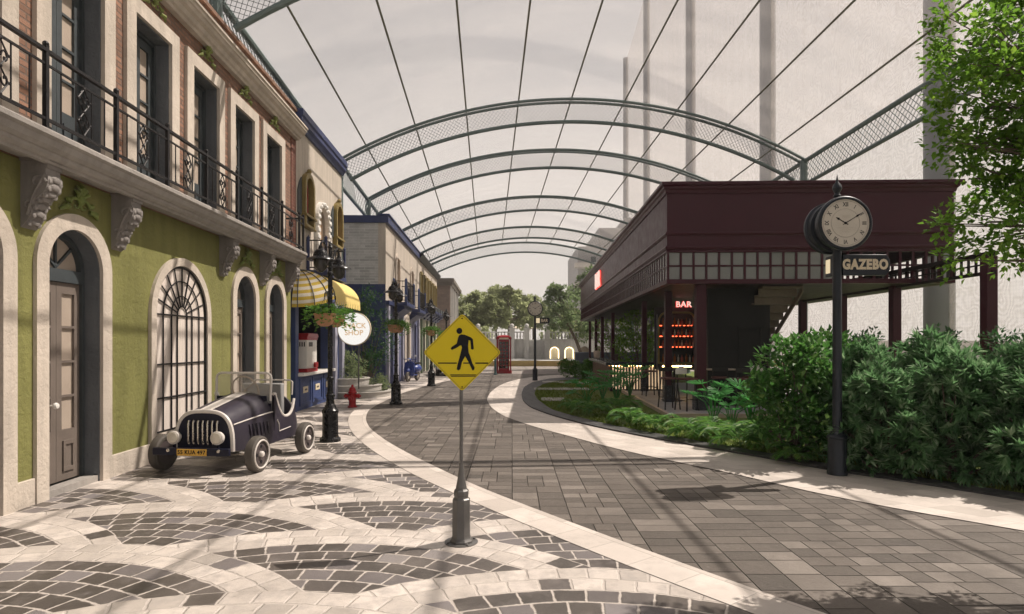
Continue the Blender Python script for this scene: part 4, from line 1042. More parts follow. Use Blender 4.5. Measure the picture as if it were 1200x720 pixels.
# counter: slatted front with warm strip light, boarded side, dark top
CXL, CXR, CY0, CY1 = 2.85, 5.0, 21.6, 27.9
m = MB(); m.box(CXL - .18, CXR, CY0 - .18, CY0 + .5, .98, 1.10); m.box(CXL - .18, CXL + .5, CY0 + .5, CY1, .98, 1.10); ct = m.build('counter_top', M['slab'], gz, bevel=.012)
m = MB(); m.box(CXL + .04, CXR, CY0 + .04, CY0 + .12, .12, .975); m.build('counter_backing', M['slatglow'], gz)
m = MB(); m.box(CXL + .02, CXL + .10, CY0 + .12, CY1 - .1, .12, .975); 
for k in range(26): m.box(CXL, CXL + .02, CY0 + .14 + k*.235, CY0 + .14 + k*.235 + .21, .13, .97)
m.build('counter_side', M['woodwarm'], gz)
m = MB(); m.box(CXL, CXR, CY0 + .06, CY0 + .3, .05, .12); m.build('toe_board', M['slat'], gz)
for k in range(20):
    x = CXL + .02 + k * .109; m = MB(); m.box(x, x + .052, CY0 - .01, CY0 + .035, .12, .974); m.build('slat', M['slat'], gz)
m = MB(); m.box(CXL + .03, CXR - .02, CY0 + .015, CY0 + .03, .958, .974); m.build('strip_light', M['led'], gz)
m = MB(); m.box(CXL + .005 - .02, CXL - .004, CY0 + .1, CY1 - .2, .955, .968); m.build('strip_light', emit('dim_led', (1.0, .5, .15), 1.6), gz)
# back bar
BX0, BX1, BY = 4.26, 5.42, 19.9
m = MB(); m.box(BX0 - .1, BX1 + .1, BY + .3, BY + .38, .9, 3.0); m.box(BX0 - .06, BX0, BY, BY + .3, .9, 2.75); m.box(BX1, BX1 + .06, BY, BY + .3, .9, 2.75); bb = m.build('back_bar', M['dark'], gz)
m = MB(); n = 12
outer = [(BX0 - .06, 1.1), (BX1 + .06, 1.1), (BX1 + .06, 2.5)] + [(BX1 - .24 + .30*math.cos(a), 2.5 + .34*math.sin(a)) for a in [PI/2*k/8 for k in range(9)]] + [(BX0 + .24 - .30*math.sin(a), 2.5 + .34*math.cos(a)) for a in [PI/2*k/8 for k in range(9)]]
inner = [(BX0, 1.15), (BX1, 1.15), (BX1, 2.5)] + [(BX1 - .24 + .24*math.cos(a), 2.5 + .28*math.sin(a)) for a in [PI/2*k/8 for k in range(9)]] + [(BX0 + .24 - .24*math.sin(a), 2.5 + .28*math.cos(a)) for a in [PI/2*k/8 for k in range(9)]]
m.plate(outer, [inner], XZ(BY), -.03, .03); m.build('arched_frame', M['gold'], bb)
for z in (1.62, 1.98, 2.34):
    m = MB(); m.box(BX0, BX1, BY + .02, BY + .29, z, z + .025); sf = m.build('shelf', M['slat'], bb)
    m = MB(); m.box(BX0 + .02, BX1 - .02, BY + .27, BY + .285, z + .026, z + .05); m.build('shelf_light', M['redlight'], sf)
m = MB(); m.box(BX0, BX1, BY + .02, BY + .29, .9, 1.16); m.build('bottle_cooler', M['slat'], bb)
m = MB(); m.box(BX0 + .1, BX1 - .1, BY + .012, BY + .019, 1.0, 1.04); m.build('cooler_light', M['led'], bb)
# bottles on the shelves
BOT = [plain('amber_bottle', (.30, .09, .02), .15, 0, .2, 8, 0, 30, .6), plain('clear_red_bottle', (.45, .10, .07), .12, 0, .2, 8, 0, 30, .6), plain('pale_bottle', (.55, .5, .42), .15, 0, .1, 8)]
bproto = []
for i, (r, h) in enumerate(((.038, .27), (.045, .23), (.032, .24))):
    m = MB(); m.lathe([(r*.9, 0), (r, .01), (r, h*.58), (r*.75, h*.68), (r*.33, h*.76), (r*.33, h*.97), (r*.4, h*.98), (r*.4, h), (0, h)], n=10)
    bproto.append(m)
SHN = {0: 'cooler ledge', 1: 'lowest shelf', 2: 'middle shelf', 3: 'top shelf'}
first = {}
lab = ['amber glass bottle on the %s of the red lit back bar', 'squat red glass bottle on the %s of the red lit back bar', 'slim pale bottle on the %s of the red lit back bar']
for si, z in enumerate((1.162, 1.646, 2.006, 2.366)):
    for k in range(9):
        i = (k * 2 + si) % 3; x = BX0 + .14 + k*.128; p = (x, BY + .13 + .03*((k*7) % 3 - 1), z)
        if i not in first:
            o = bproto[i].build('bottle', BOT[i], None, 'R', (0, 0, 0)); o.location = fpos(p, 'R'); first[i] = o
        else:
            o = first[i].copy(); COL.objects.link(o); o.location = fpos(p, 'R')
        tag(o, lab[i] % SHN[si], 'bottle', lab[i].split(' on ')[0] + ('s' if True else '') + ' on the ' + SHN[si])
# neon lettering (fascia sign, and the sign inside over the back bar)
def neon(txt, size, f3, par, name='neon_sign'):
    m = MB(); m.text(txt, size, f3, 0, .05, .0, 1.1); l = m.build(name, M['neonwhite'], par, smooth=False)
    m = MB(); m.text(txt, size * 1.0, f3, -.035, -.005, .022*size, 1.1); m.build('neon_halo_letters', M['neon'], l, smooth=False)
neon('BAR', 1.15, lambda u, v, t: (XL - .06 - t, 30.6 - u, 4.98 + v), gz, 'neon_sign')
neon('BAR', .27, lambda u, v, t: (5.08 + u, BY + .1 - t, 3.08 + v), gz, 'neon_sign')
# terrace floor and timber edge
m = MB(); m.box(3.3, 9.9, 14.2, 26, .0, .07)
def terr():
    t = NT('terrace_slabs'); o = t.obj(); x, y, z = t.sep(o)[:3]; r1, r2, mk = paver_nodes(t, x, y, .6, .6, .01, False)
    n = t.noise(o, 3, 4); col = t.ramp(r1, [(0, (.28, .28, .29)), (1, (.40, .39, .39))]); col = t.mix(t.ma('MULTIPLY', n, .4), col, (.25, .25, .25)); col = t.mix(mk, col, (.1, .1, .1))
    return t.fin(col, .6, None, 0, .4)
m.build('terrace_floor', terr(), None, 'R', (6.5, 18, 0), kind='structure')
m = MB(); m.box(3.22, 3.30, 14.2, 21.4, .0, .12); m.box(3.22, 9.9, 14.12, 14.2, .0, .12); te = m.build('timber_edging', M['woodpale'], None, 'R', (3.3, 18, 0)); tag(te, 'low timber board edging round the bar terrace floor', 'edging')
# stepping stones in the lawn
first = None
for i, (px, py) in enumerate(((645, 449), (664, 449.5), (682, 450), (637, 457.5), (660, 457.5), (680, 457.5), (648, 470))):
    x, y = G(px, py)
    if first is None:
        m = MB(); m.box(-.36, .36, -.45, .45, 0, .03); first = m.build('stepping_stone', M['tablegrey'], None, 'W', (0, 0, 0), bevel=.012); o = first
    else: o = first.copy(); COL.objects.link(o)
    o.location = (x, y, .035); o.rotation_euler = (0, 0, R(U(-4, 4)))
    tag(o, ['grey stepping stone at the far left of the lawn back row', 'grey stepping stone in the middle of the lawn back row', 'grey stepping stone at the right of the lawn back row beside the plants', 'grey stepping stone at the left of the lawn middle row', 'grey stepping stone in the middle of the lawn middle row', 'grey stepping stone ending the lawn middle row next to the ferns', 'grey stepping stone nearest the viewer, alone on the lawn'][i], 'paving stone', 'stepping stones in the lawn')
# stools, chairs and tables on the terrace
def stool(back):
    r = thing('bar_stool', 'x', 'bar stool', (0, 0, 0), 'W', 'bar stools on the terrace')
    for sx in (-1, 1):
        for sy in (-1, 1):
            m = MB(); m.bar((sx*.21, sy*.21, 0), (sx*.155, sy*.155, .78), .026, .026); m.build('leg', M['iron'], r)
    m = MB()
    for sx in (-1, 1): m.bar((sx*.195, -.195, .26), (sx*.195, .195, .26), .018); m.bar((-.195, sx*.195, .3), (.195, sx*.195, .3), .018)
    m.build('foot_rail', M['iron'], r)
    m = MB(); m.box(-.2, .2, -.19, .19, .78, .83); m.build('seat', M['quoin'] if False else plain('oxblood_seat', (.10, .03, .025), .5, 0, .15, 6) if 'oxblood_seat' not in bpy.data.materials else bpy.data.materials['oxblood_seat'], r, bevel=.02)
    if back:
        n = 9; m = MB(); pts = [(-.19, .0)] + [(-.19 + .38*k/n, .12 + .09*math.sin(PI*k/n)) for k in range(n + 1)] + [(.19, .0)]
        m.prism(pts, lambda u, v, t: (u, .2 + t, .92 + v), -.02, .02); m.build('backrest', M['white'], r, bevel=.008)
        m = MB()
        for sx in (-1, 1): m.bar((sx*.15, .19, .8), (sx*.15, .2, .95), .02)
        m.build('back_post', M['iron'], r)
    else:
        m = MB(); m.box(-.2, .2, .18, .21, .98, 1.08); 
        for sx in (-1, 1): m.bar((sx*.18, .18, .8), (sx*.18, .195, 1.0), .02)
        m.build('backrest', M['iron'], r, bevel=.006)
    return r
sA, sB = stool(False), stool(True)
SP = [(sA, 784, 479.5, .2, 'black bar stool with a low bar back left of the corner column'), (sB, 805, 481, .5, 'bar stool with a white rounded back between the two front columns'), (sA, 843, 478, 2.9, 'black bar stool behind the big leaves right of the corner column'), (sA, 866, 481, 3.3, 'black bar stool in front of the wooden board by the dark wall'), (sB, 882, 477, -.9, 'bar stool with a white back half hidden by the big bush'), (sA, 762, 464, .1, 'black bar stool drawn up to the slatted counter')]
used = set()
for s, px, py, rz, lb in SP:
    x, y = G(px, py, .07)
    if s.name not in used: used.add(s.name); s.location = (x, y, .07); s.rotation_euler = (0, 0, rz); s['label'] = lb
    else: copy_tree(s, None, (x, y, .07), rz, None, lb)
def table(lb, x, y, w, d, h):
    r = thing('bar_table', lb, 'table', (x, y, .07), 'W')
    m = MB(); m.box(x - w/2, x + w/2, y - d/2, y + d/2, h, h + .045); m.build('tabletop', M['woodpale'], r, bevel=.01)
    m = MB(); m.lathe([(.24, .07), (.24, .09), (.05, .11), (.035, .14), (.035, h)], (x, y, 0), 14); m.build('pedestal', M['iron'], r)
x, y = G(842, 475, .07); table('tall pale topped bar table among the stools by the dark wall', x, y, .75, .6, 1.05)
x, y = G(790, 470, .07); table('small pale topped pedestal table beside the slim left column', x, y, .6, .6, 1.03)
x, y = G(866, 470, .07); m = MB(); m.box(x - .24, x + .24, y, y + .04, .12, 1.12); m.bar((x - .2, y + .04, .5), (x - .2, y + .34, .08), .03); m.bar((x + .2, y + .04, .5), (x + .2, y + .34, .08), .03); o = m.build('menu_board', plain('ochre_board', (.16, .12, .06), .6, 0, .3, 8, .1, 30), None, 'W', (x, y, .07), bevel=.005); tag(o, 'brown wooden board leaning by the dark service wall', 'board')
m = MB(); x, y = G(694.5, 418, 1.1); x, y = 2.95 + .85, 27.4
m.lathe([(.09, 0), (.13, .02), (.15, .3), (.13, .34), (0, .34)], n=14); o = m.build('wooden_pot', M['woodpale'], None, 'R', (0, 0, 0)); o.location = fpos((2.98, 27.3, 1.1), 'R'); tag(o, 'small wooden pot on the far corner of the bar counter', 'pot')
# ================================================================== FAR TERRACE AND SKYLINE
ft = thing('terrace_wall', 'grey balustraded terrace wall with lit arches and steps across the far end', 'terrace wall', (0, 52, 0), 'W')
m = MB(); m.box(-30, 26, 46, 52.5, .0, .40); o = m.build('raised_pavement', M['balust'], None, 'W', (0, 49, 0), kind='structure')
m = MB(); m.box(-30, 26, 45.9, 45.996, .0, .42); o = m.build('yellow_kerb', M['kerbyellow'], None, 'W', (0, 45.9, 0), kind='structure')
HL = 2.0
holes = [arch(c, .9, .42, 1.5) for c in (3.75, 5.05, 6.4, 7.7, 9.0)]
m = MB(); m.plate(rect(2.9, 24, .4, HL), holes, XZ(52.6), -.1, .5); m.build('arcade_wall', M['balust'], ft)
m = MB(); m.box(-30, 1.3, 53, 53.6, .4, HL + .05); m.build('retaining_wall', M['balust'], ft)
m = MB(); m.box(2.8, 24, 52.3, 53.3, HL + .002, HL + .14); m.box(-30, 1.35, 52.8, 53.7, HL + .052, HL + .16); m.build('cornice', plain('pale_terrace_trim', (.50, .49, .47), .8, 0, .1, 2), ft)
m = MB(); m.box(2.9, 24, 53.1, 53.2, .4, HL); m.build('recess', plain('warm_recess', (.30, .25, .19), .8, 0, .15, 2), ft)
for c in (3.75, 5.05):
    m = MB(); m.tube([(c - .36, 52.8, .42)] + [(c + .36*math.cos(PI - PI*k/14), 52.8, 1.04 + .36*math.sin(PI*k/14)) for k in range(15)] + [(c + .36, 52.8, .42)], .045, 6); m.build('lit_arch', M['archlit'], ft)
    m = MB(); m.prism(arch(c, .55, .4, 1.3), XZ(53.0), 0, .06); m.build('arch_door', M['balust'], ft)
m = MB()
for k in range(110):
    x = -29.5 + k*.28
    if x < 1.2: m.lathe([(.05, 0), (.05, .05), (.09, .2), (.05, .42), (.06, .55)], (x, 53.2, HL + .16), 6)
for k in range(74):
    x = 3.3 + k*.28
    m.lathe([(.05, 0), (.05, .05), (.09, .2), (.05, .42), (.06, .55)], (x, 52.9, HL + .14), 6)
o = m.build('balusters', M['balust'], ft); o['kind'] = 'stuff'
m = MB(); m.box(-30, 1.3, 53.08, 53.32, HL + .70, HL + .80); m.box(3.2, 24, 52.78, 53.02, HL + .69, HL + .79); m.build('handrail', M['balust'], ft)
for x in (-6, -3, 0, 1.3, 3.1):
    m = MB(); m.box(x - .22, x + .22, 52.45, 52.95, .4, HL + 1.0); m.box(x - .3, x + .3, 52.38, 53.02, HL + 1.0, HL + 1.12); m.ball((x, 52.7, HL + 1.3), .2, 10, 7); m.build('pier', M['balust'], ft)
m = MB()
for k in range(10): m.box(1.55, 2.85, 52.7 + k*.3, 53.05 + k*.3, .4, .4 + .17*(k + 1))
m.build('steps', M['balust'], ft)
m = MB(); m.prism([(52.6, .4), (52.6, 1.2), (55.8, 2.9), (55.8, .4)], YZ(2.9), 0, .15); m.prism([(52.6, .4), (52.6, 1.2), (55.8, 2.9), (55.8, .4)], YZ(1.36), 0, .15); m.build('stair_wall', M['balust'], ft)
o = MB(); o.box(-60, 60, 53.7, 120, .0, HL); o.build('upper_terrace', M['balust'], None, 'W', (0, 80, 0), kind='structure')
x, y = 4.9, 44
m = MB(); m.box(4.6, 11, 43.4, 43.8, 0, 1.05); m.box(4.55, 11.05, 43.35, 43.85, 1.05, 1.12); o = m.build('low_wall', plain('slate_blue_wall', (.06, .075, .10), .7, 0, .15, 2, .1, 10), None, 'W', (6, 43.6, 0), bevel=.02); tag(o, 'low slate blue wall beyond the lawn shrubs, in front of the terrace', 'wall')
def parasol(x, y, lb, s=.62):
    r = thing('parasol', lb, 'parasol', (x, y, HL), 'W', 'parasols on the far terrace')
    m = MB(); n = 8; m.lathe([(1.9*s, 1.75), (1.85*s, 1.82), (.95*s, 2.15), (.12, 2.36), (0, 2.45)], (x, y, HL), 8); m.build('canopy', M['umbrella'], r, ang=5)
    m = MB(); m.tube([(x, y, HL), (x, y, HL + 2.3)], .05, 8); m.build('pole', M['white'], r)
    m = MB(); m.box(x - .35, x + .35, y - .35, y + .35, HL, HL + .08); m.build('base', M['iron'], r)
parasol(.35, 82, 'beige parasol left of the far clock, above the terrace wall')
parasol(2.55, 84, 'beige parasol half hidden behind the far street clock')
tw = thing('distant_tower', 'hazy grey stepped tower rising behind the far end of the bar roof', 'tower', (16, 110, 0), 'W')
m = MB(); m.box(11.7, 36, 106, 125, 0, 18.9); m.box(15.5, 36, 106.5, 125, 18.9, 22.3); m.box(20.2, 36, 107, 125, 22.3, 24.2); m.build('wall', M['tower'], tw)
m = MB(); m.box(11.0, 16, 104, 106, 11.6, 12.4); m.box(11.0, 16, 104, 106, 15.0, 15.8); m.build('balcony', plain('tower_pale_band', (.42, .39, .36), .7, 0, .1, .5), tw)
for k in range(7):
    for j in range(5):
        m = MB(); m.box(14 + k*1.7, 14.9 + k*1.7, 105.96, 106.02, 2.5 + j*3.2, 4.3 + j*3.2); m.build('window', M['doorblue'], tw)
# ================================================================== STREET FURNITURE AND VEHICLES
# --- pedestrian crossing sign
sx, sy = -.455, 5.36
sg = thing('crossing_sign', 'yellow diamond pedestrian crossing sign on a slim grey post with a heavy octagonal foot', 'road sign', (sx, sy, .014))
m = MB(); m.lathe([(.108, .0225), (.108, .035), (.092, .055), (.085, .075), (.082, .40), (.066, .412), (.066, .43), (.07, .44), (.07, .475), (.055, .49), (.05, .497)], (sx, sy, 0), 8, rot=PI/8); m.build('foot', M['steelgrey'], sg, ang=20, bevel=.003)
m = MB(); m.lathe([(.15, .012), (.15, .02), (.10, .022)], (sx, sy, 0), 24)
for k in range(4): m.lathe([(.012, .02), (.012, .032), (0, .034)], (sx + .128*math.cos(PI/2*k + .5), sy + .128*math.sin(PI/2*k + .5), 0), 6)
m.build('anchor_plate', M['steelgrey'], sg)
m = MB(); m.lathe([(.05, .497), (.034, .58), (.02, .70), (.017, .74), (.0165, 2.0), (0, 2.0)], (sx, sy, 0), 14); m.build('post', M['steelgrey'], sg)
zc, hd, yy = 1.715, .350, sy - .028
def rdiamond(h, r=.03, n=5):
    out = []; c = h - r * math.sqrt(2)
    for q in range(4):
        a0 = PI/2 * q; cx, cy = c*math.cos(a0), c*math.sin(a0)
        for k in range(n + 1):
            a = a0 - PI/4 + PI/2 * k / n; out.append((sx + .01 + cx + r*math.cos(a), zc + cy + r*math.sin(a)))
    return out
m = MB(); m.plate(rdiamond(hd), [], XZ(yy), 0, .005); m.build('sign_plate', M['yellow'], sg)
m = MB(); m.plate(rdiamond(hd - .012, .026), [rdiamond(hd - .019, .024)], XZ(yy), -.0012, -.0002); m.build('sign_border', plain('olive_sign_edge', (.22, .165, .01), .5, 0, .1, 4), sg)
def P2(pts): return [(sx + .01 + (x - 353) / 290 * .345, zc - (y - 338) / 290 * .345) for x, y in pts]
m = MB()
head = [(332 + 22*math.cos(2*PI*k/20), 177 + 23*math.sin(2*PI*k/20)) for k in range(20)]
body = [(345, 203), (372, 205), (420, 226), (434, 240), (441, 312), (430, 318), (420, 312), (414, 250), (402, 246), (398, 290), (402, 340), (414, 368), (430, 420), (447, 452), (443, 470), (430, 474), (395, 400), (376, 368), (352, 410), (340, 462), (326, 474), (312, 466), (318, 430), (340, 350), (352, 300), (344, 284), (300, 310), (276, 320), (266, 308), (276, 296), (312, 272), (322, 230), (330, 210)]
for lp in (head, body): m.plate(P2(lp), [], XZ(yy), -.0022, -.0006)
m.build('walking_figure', M['signblack'], sg)
m = MB()
for a, b, y0, y1 in ((172, 312, 414, 423), (362, 412, 414, 423), (452, 548, 414, 423), (262, 458, 504, 510), (268, 452, 514, 520)): m.plate(P2([(a, y0), (b, y0), (b, y1), (a, y1)]), [], XZ(yy), -.0022, -.0006)
m.build('crossing_lines', M['signblack'], sg)
for y in (83, 598):
    m = MB(); x0, z0 = P2([(353, y)])[0]; m.lathe([(.007, 0), (.006, .003), (0, .004)], (x0, yy - .0006, z0), 10, Matrix.Rotation(PI/2, 3, 'X')); m.build('bolt', M['signblack'], sg)
m = MB(); m.box(sx - .03, sx + .03, yy + .006, sy - .0, 1.5, 1.53); m.box(sx - .03, sx + .03, yy + .006, sy, 1.9, 1.93); m.build('bracket', M['steelgrey'], sg)
# --- street clocks
def clock(name, lb, x, y, k, sign_text, grp='street clocks', text_size=.155):
    r = thing(name, lb, 'street clock', (x, y, .016), group=grp)
    m = MB(); m.lathe([(.128, .016), (.128, .05), (.120, .07), (.118, .50), (.126, .51), (.126, .535), (.105, .56), (.085, .58), (.082, .60), (.066, .62), (.060, .66), (.055, 3.05), (.075, 3.08), (.075, 3.12), (0, 3.12)], (x, y, 0), 20); m.build('post', M['clockblue'], r, ang=25)
    zc = 3.385 if k else 3.42; RT = Matrix.Rotation(PI/2, 3, 'X'); cx = x + .0 * k
    m = MB(); m.lathe([(.31, -.22), (.345, -.22), (.36, -.20), (.362, -.16), (.335, -.145), (.33, -.06), (.29, -.05), (.285, .05), (.33, .06), (.335, .145), (.362, .16), (.36, .20), (.345, .22), (.322, .222), (.318, .20), (0, .20)][::-1], (cx, y, zc), 48, RT); m.build('case', M['clockblue'], r, ang=25)
    m = MB(); m.lathe([(.318, .2005), (.316, .205), (0, .205)], (cx, y, zc), 48, RT); dl = m.build('dial', M['dial'], r)
    yf = y - .2058; rom = ['XII', 'I', 'II', 'III', 'IV', 'V', 'VI', 'VII', 'VIII', 'IX', 'X', 'XI']
    m = MB()
    for h in range(12):
        a = 2*PI*h/12; ca, sa = math.cos(a), math.sin(a); q = .245
        m.text(rom[h], .062, lambda u, v, t: (cx + (u*ca + (v*1.25 + q)*sa), yf - t, zc + (-u*sa + (v*1.25 + q)*ca)), 0, .001, .0015)
    m.build('numerals', M['dialink'], dl, smooth=False)
    m = MB()
    for rr in (.19, .187, .295, .298): m.tube([(cx + rr*math.cos(2*PI*j/48), yf, zc + rr*math.sin(2*PI*j/48)) for j in range(48)], .0012, 4, closed=True)
    for j in range(60):
        a = 2*PI*j/60; m.bar((cx + .287*math.cos(a), yf, zc + .287*math.sin(a)), (cx + .296*math.cos(a), yf, zc + .296*math.sin(a)), .0025, .001)
    for j, z in enumerate((.105, .085, .07, -.06, -.09, -.115)): m.bar((cx - (.07, .05, .035, .10, .07, .05)[j], yf, zc + z), (cx + (.07, .05, .035, .10, .07, .05)[j], yf, zc + z), .004, .001)
    m.build('dial_lines', M['dialfaint'], dl, smooth=False)
    m = MB()
    for ang, ln, w in ((R(-59), .15, .022), (R(58), .255, .016)):
        d = Vector((math.sin(ang), 0, math.cos(ang))); n_ = Vector((d.z, 0, -d.x)); c0 = Vector((cx, yf - .004, zc))
        pts = [c0 - d*.04 + n_*w*.25, c0 + n_*w*.3, c0 + d*ln*.62 + n_*w*.25, c0 + d*ln*.70 + n_*w*.75, c0 + d*ln, c0 + d*ln*.70 - n_*w*.75, c0 + d*ln*.62 - n_*w*.25, c0 - n_*w*.3, c0 - d*.04 - n_*w*.25]
        m.add(pts + [p + Vector((0, .003, 0)) for p in pts], [tuple(range(9)), tuple(range(17, 8, -1))] + [(i, (i+1) % 9, 9 + (i+1) % 9, 9 + i) for i in range(9)])
    m.lathe([(.016, 0), (.016, .007), (0, .009)], (cx, yf, zc), 12, RT); m.build('hands', M['signblack'], dl)
    m = MB(); m.lathe([(.06, zc + .34), (.06, zc + .37), (.035, zc + .385), (.05, zc + .41), (.035, zc + .435), (.03, zc + .45), (.045, zc + .47), (.062, zc + .51), (.05, zc + .56), (.022, zc + .59), (.016, zc + .62), (.0, zc + .71)], (cx, y, 0), 16); m.build('finial', M['clockblue'], r)
    m = MB(); x0, x1 = x + .06, x + .70
    m.prism([(x0, 2.715), (x1 - .05, 2.715), (x1, 2.79), (x1, 2.92), (x1 - .05, 2.995), (x0, 2.995)], XZ(y), -.035, .035); sp = m.build('name_board', M['clockblue'], r, bevel=.006)
    m = MB(); m.text(sign_text, text_size, lambda u, v, t: (x + (.36 if k else .44) + u*1.0, y - .0355 - t, 2.855 + v*1.25), 0, .006, .0075, 1.12); m.build('lettering', M['cream2'], sp, smooth=False)
    m = MB(); m.box(x - .035, x + .035, y + .05, y + .24, 2.715, 2.995); b2 = m.build('side_board', M['clockblue'], r, bevel=.006)
    m = MB(); m.box(x - .0395, x - .0355, y + .11, y + .22, 2.76, 2.95) if k else m.box(x + .05, x + .22, y - .041, y - .0365, 2.74, 2.97); m.build('lit_end', M['creamlit'], b2)
    return r
x, y = G(981, 556, .016); clock('street_clock', 'tall near street clock with a cream dial and GAZEBO board beside the hedge', x, y, 1, 'GAZEBO', text_size=.145)
x, y = G(627, 446, .016); clock('street_clock', 'far street clock with a small dark board at the tip of the lawn', x, y, 0, 'BAR', text_size=.16)
# --- lamp posts with two bell lanterns and two flower baskets
def lf_basket(n, seed):
    rnd = random.Random(seed); mb = MB()
    for _ in range(n):
        a = rnd.uniform(0, 2*PI); q = rnd.random()
        rr = .10 + .26 * rnd.random() ** .7
        z = .16 + .12*rnd.random() - (1.9 * max(0, rr - .17)) * rnd.random() * 1.15
        leaf(mb, Vector((rr*math.cos(a), rr*math.sin(a), z)), Vector((math.cos(a) + rnd.uniform(-.6, .6), math.sin(a) + rnd.uniform(-.6, .6), rnd.uniform(-.6, .6))), rnd.uniform(.05, .085), rnd.uniform(.7, .95), rnd)
    return mb
def leaf(mb, p, d, L, wr, rnd, fold=.25):
    """one leaf: two folded halves, pointing along d"""
    d = d.normalized(); u = d.cross(Vector((rnd.uniform(-.4, .4), rnd.uniform(-.4, .4), 1))).normalized(); nn = u.cross(d)
    w = L * wr * .5
    a = p; b = p + d*L*.42 + u*w + nn*w*fold; c = p + d*L - nn*L*.10; e = p + d*L*.42 - u*w + nn*w*fold
    mb.add([a, b, c, e], [(0, 1, 2), (0, 2, 3)])
def lamp_post(label):
    r = thing('lamp_post', label, 'lamp post', (0, 0, 0), 'W', 'black lamp posts along the left pavement', rotz=1e-9)
    m = MB(); m.lathe([(.19, 0), (.19, .05), (.155, .075), (.145, .11), (.14, .50), (.15, .52), (.15, .56), (.115, .60), (.10, .64), (.075, .68), (.07, .80), (.085, .81), (.085, .84), (.06, .86), (.055, .90)], n=12); m.build('base', M['blackpaint'], r, ang=25)
    m = MB(); m.lathe([(.052, .90), (.050, 1.10), (.066, 1.11), (.066, 1.15), (.046, 1.17), (.040, 3.0), (.055, 3.01), (.055, 3.06), (.038, 3.08), (.034, 3.5), (.05, 3.52), (.02, 3.58), (0, 3.66)], n=12); m.build('pole', M['blackpaint'], r, ang=25)
    for sy in (-1, 1):
        m = MB(); m.tube([(0, 0, 3.12), (0, sy*.12, 3.22), (0, sy*.30, 3.50), (0, sy*.46, 3.56), (0, sy*.58, 3.50), (0, sy*.60, 3.42)], .018, 8)
        m.tube([(0, sy*(.2 + .07*math.cos(k*.7)*(1 - k/12)), 3.30 + .07*math.sin(k*.7)*(1 - k/12)) for k in range(11)], .011, 6); m.build('lamp_arm', M['blackpaint'], r)
        m = MB(); m.lathe([(0, 3.46), (.03, 3.45), (.045, 3.40), (.09, 3.37), (.12, 3.31), (.13, 3.27), (.235, 3.22), (.245, 3.205), (.235, 3.20), (.12, 3.215)], (0, sy*.60, 0), 20); ln = m.build('lantern', M['blackpaint'], r, ang=25)
        m = MB(); m.lathe([(.115, 3.214), (.12, 3.12), (.09, 3.04), (.04, 3.0), (0, 2.99)], (0, sy*.60, 0), 16); m.build('lamp_glass', plain('smoked_lamp_glass', (.03, .027, .025), .15, 0, .1, 4) if 'smoked_lamp_glass' not in bpy.data.materials else bpy.data.materials['smoked_lamp_glass'], ln)
        m = MB(); m.tube([(0, sy*.04, 2.62), (0, sy*.2, 2.70), (0, sy*.34, 2.66), (0, sy*.36, 2.58)], .012, 6); m.build('basket_bracket', M['blackpaint'], r)
    return r
def basket(lb):
    r = thing('hanging_basket', lb, 'flower basket', (0, 0, 0), 'W', 'hanging baskets on the lamp posts', rotz=1e-9)
    m = MB(); m.lathe([(.06, -.10), (.13, -.06), (.165, .02), (.175, .10), (.19, .105), (.19, .125), (.16, .125), (.15, .08), (0, .08)], n=18); m.build('pot', M['terracotta'], r, ang=25)
    m = MB()
    for k in range(3): a = 2*PI*k/3; m.bar((.175*math.cos(a), .175*math.sin(a), .11), (0, 0, .40), .006)
    m.build('chain', M['iron'], r)
    lf_basket(430, 5).build('trailing_leaves', M['lf_ivy'], r, smooth=False, fix=False)
    return r
lp0 = lamp_post('nearest black lamp post with two bell lanterns, standing behind the vintage car'); bk0 = basket('')
LPS = [((387, 517), 'nearest black lamp post with two bell lanterns, standing behind the vintage car'), ((464, 473.5), 'second black lamp post, beside the blue corner of the gabled terrace'), ((505.5, 452.5), 'third black lamp post, just left of the yellow crossing sign'), ((523, 441), 'farthest black lamp post, its foot showing under the yellow sign edge')]
BL = ['near', 'far']
which = ['nearest lamp post behind the vintage car', 'second lamp post at the blue corner', 'third lamp post beside the yellow sign', 'farthest lamp post behind the yellow sign']
for i, ((px, py), lb) in enumerate(LPS):
    x, y = G(px, py, .016); a = FRA['L'][0]
    if i == 0: o = lp0; o.location = (x, y, .016); o.rotation_euler = (0, 0, a)
    else: o = copy_tree(lp0, None, (x, y, .016), a, None, lb)
    for j, s in enumerate((-1, 1)):
        lbl = 'leafy terracotta basket on the %s side of the %s' % (BL[j], which[i])
        p = (x - s*.36*math.sin(a), y + s*.36*math.cos(a), 2.19)
        if i == 0 and j == 0: b = bk0; b.location = p; b['label'] = lbl
        else: copy_tree(bk0, None, p, U(0, 6), None, lbl)
# --- hydrant
x, y = G(413, 477.5, .016)
hy = thing('fire_hydrant', 'small red fire hydrant on the pavement in front of the planter', 'fire hydrant', (x, y, .016))
m = MB(); m.lathe([(.13, .016), (.13, .05), (.10, .06), (.095, .40), (.12, .41), (.12, .45), (.10, .46), (.095, .50), (.07, .56), (.035, .59), (.03, .64), (0, .65)], (x, y, 0), 18); m.build('body', M['red'], hy, ang=25)
for sgn in (-1, 1):
    m = MB(); m.lathe([(.055, .09), (.055, .15), (.065, .155), (.065, .20), (.03, .205), (.03, .235), (0, .235)], (x, y, .33), 12, Matrix.Rotation(sgn*PI/2, 3, 'Y')); m.build('hose_outlet', M['red'], hy, ang=25)
m = MB(); m.lathe([(.07, .08), (.07, .13), (.08, .135), (.08, .17), (.03, .175), (.03, .2), (0, .2)], (x, y, .27), 12, Matrix.Rotation(PI/2, 3, 'X')); m.build('front_outlet', M['red'], hy, ang=25)
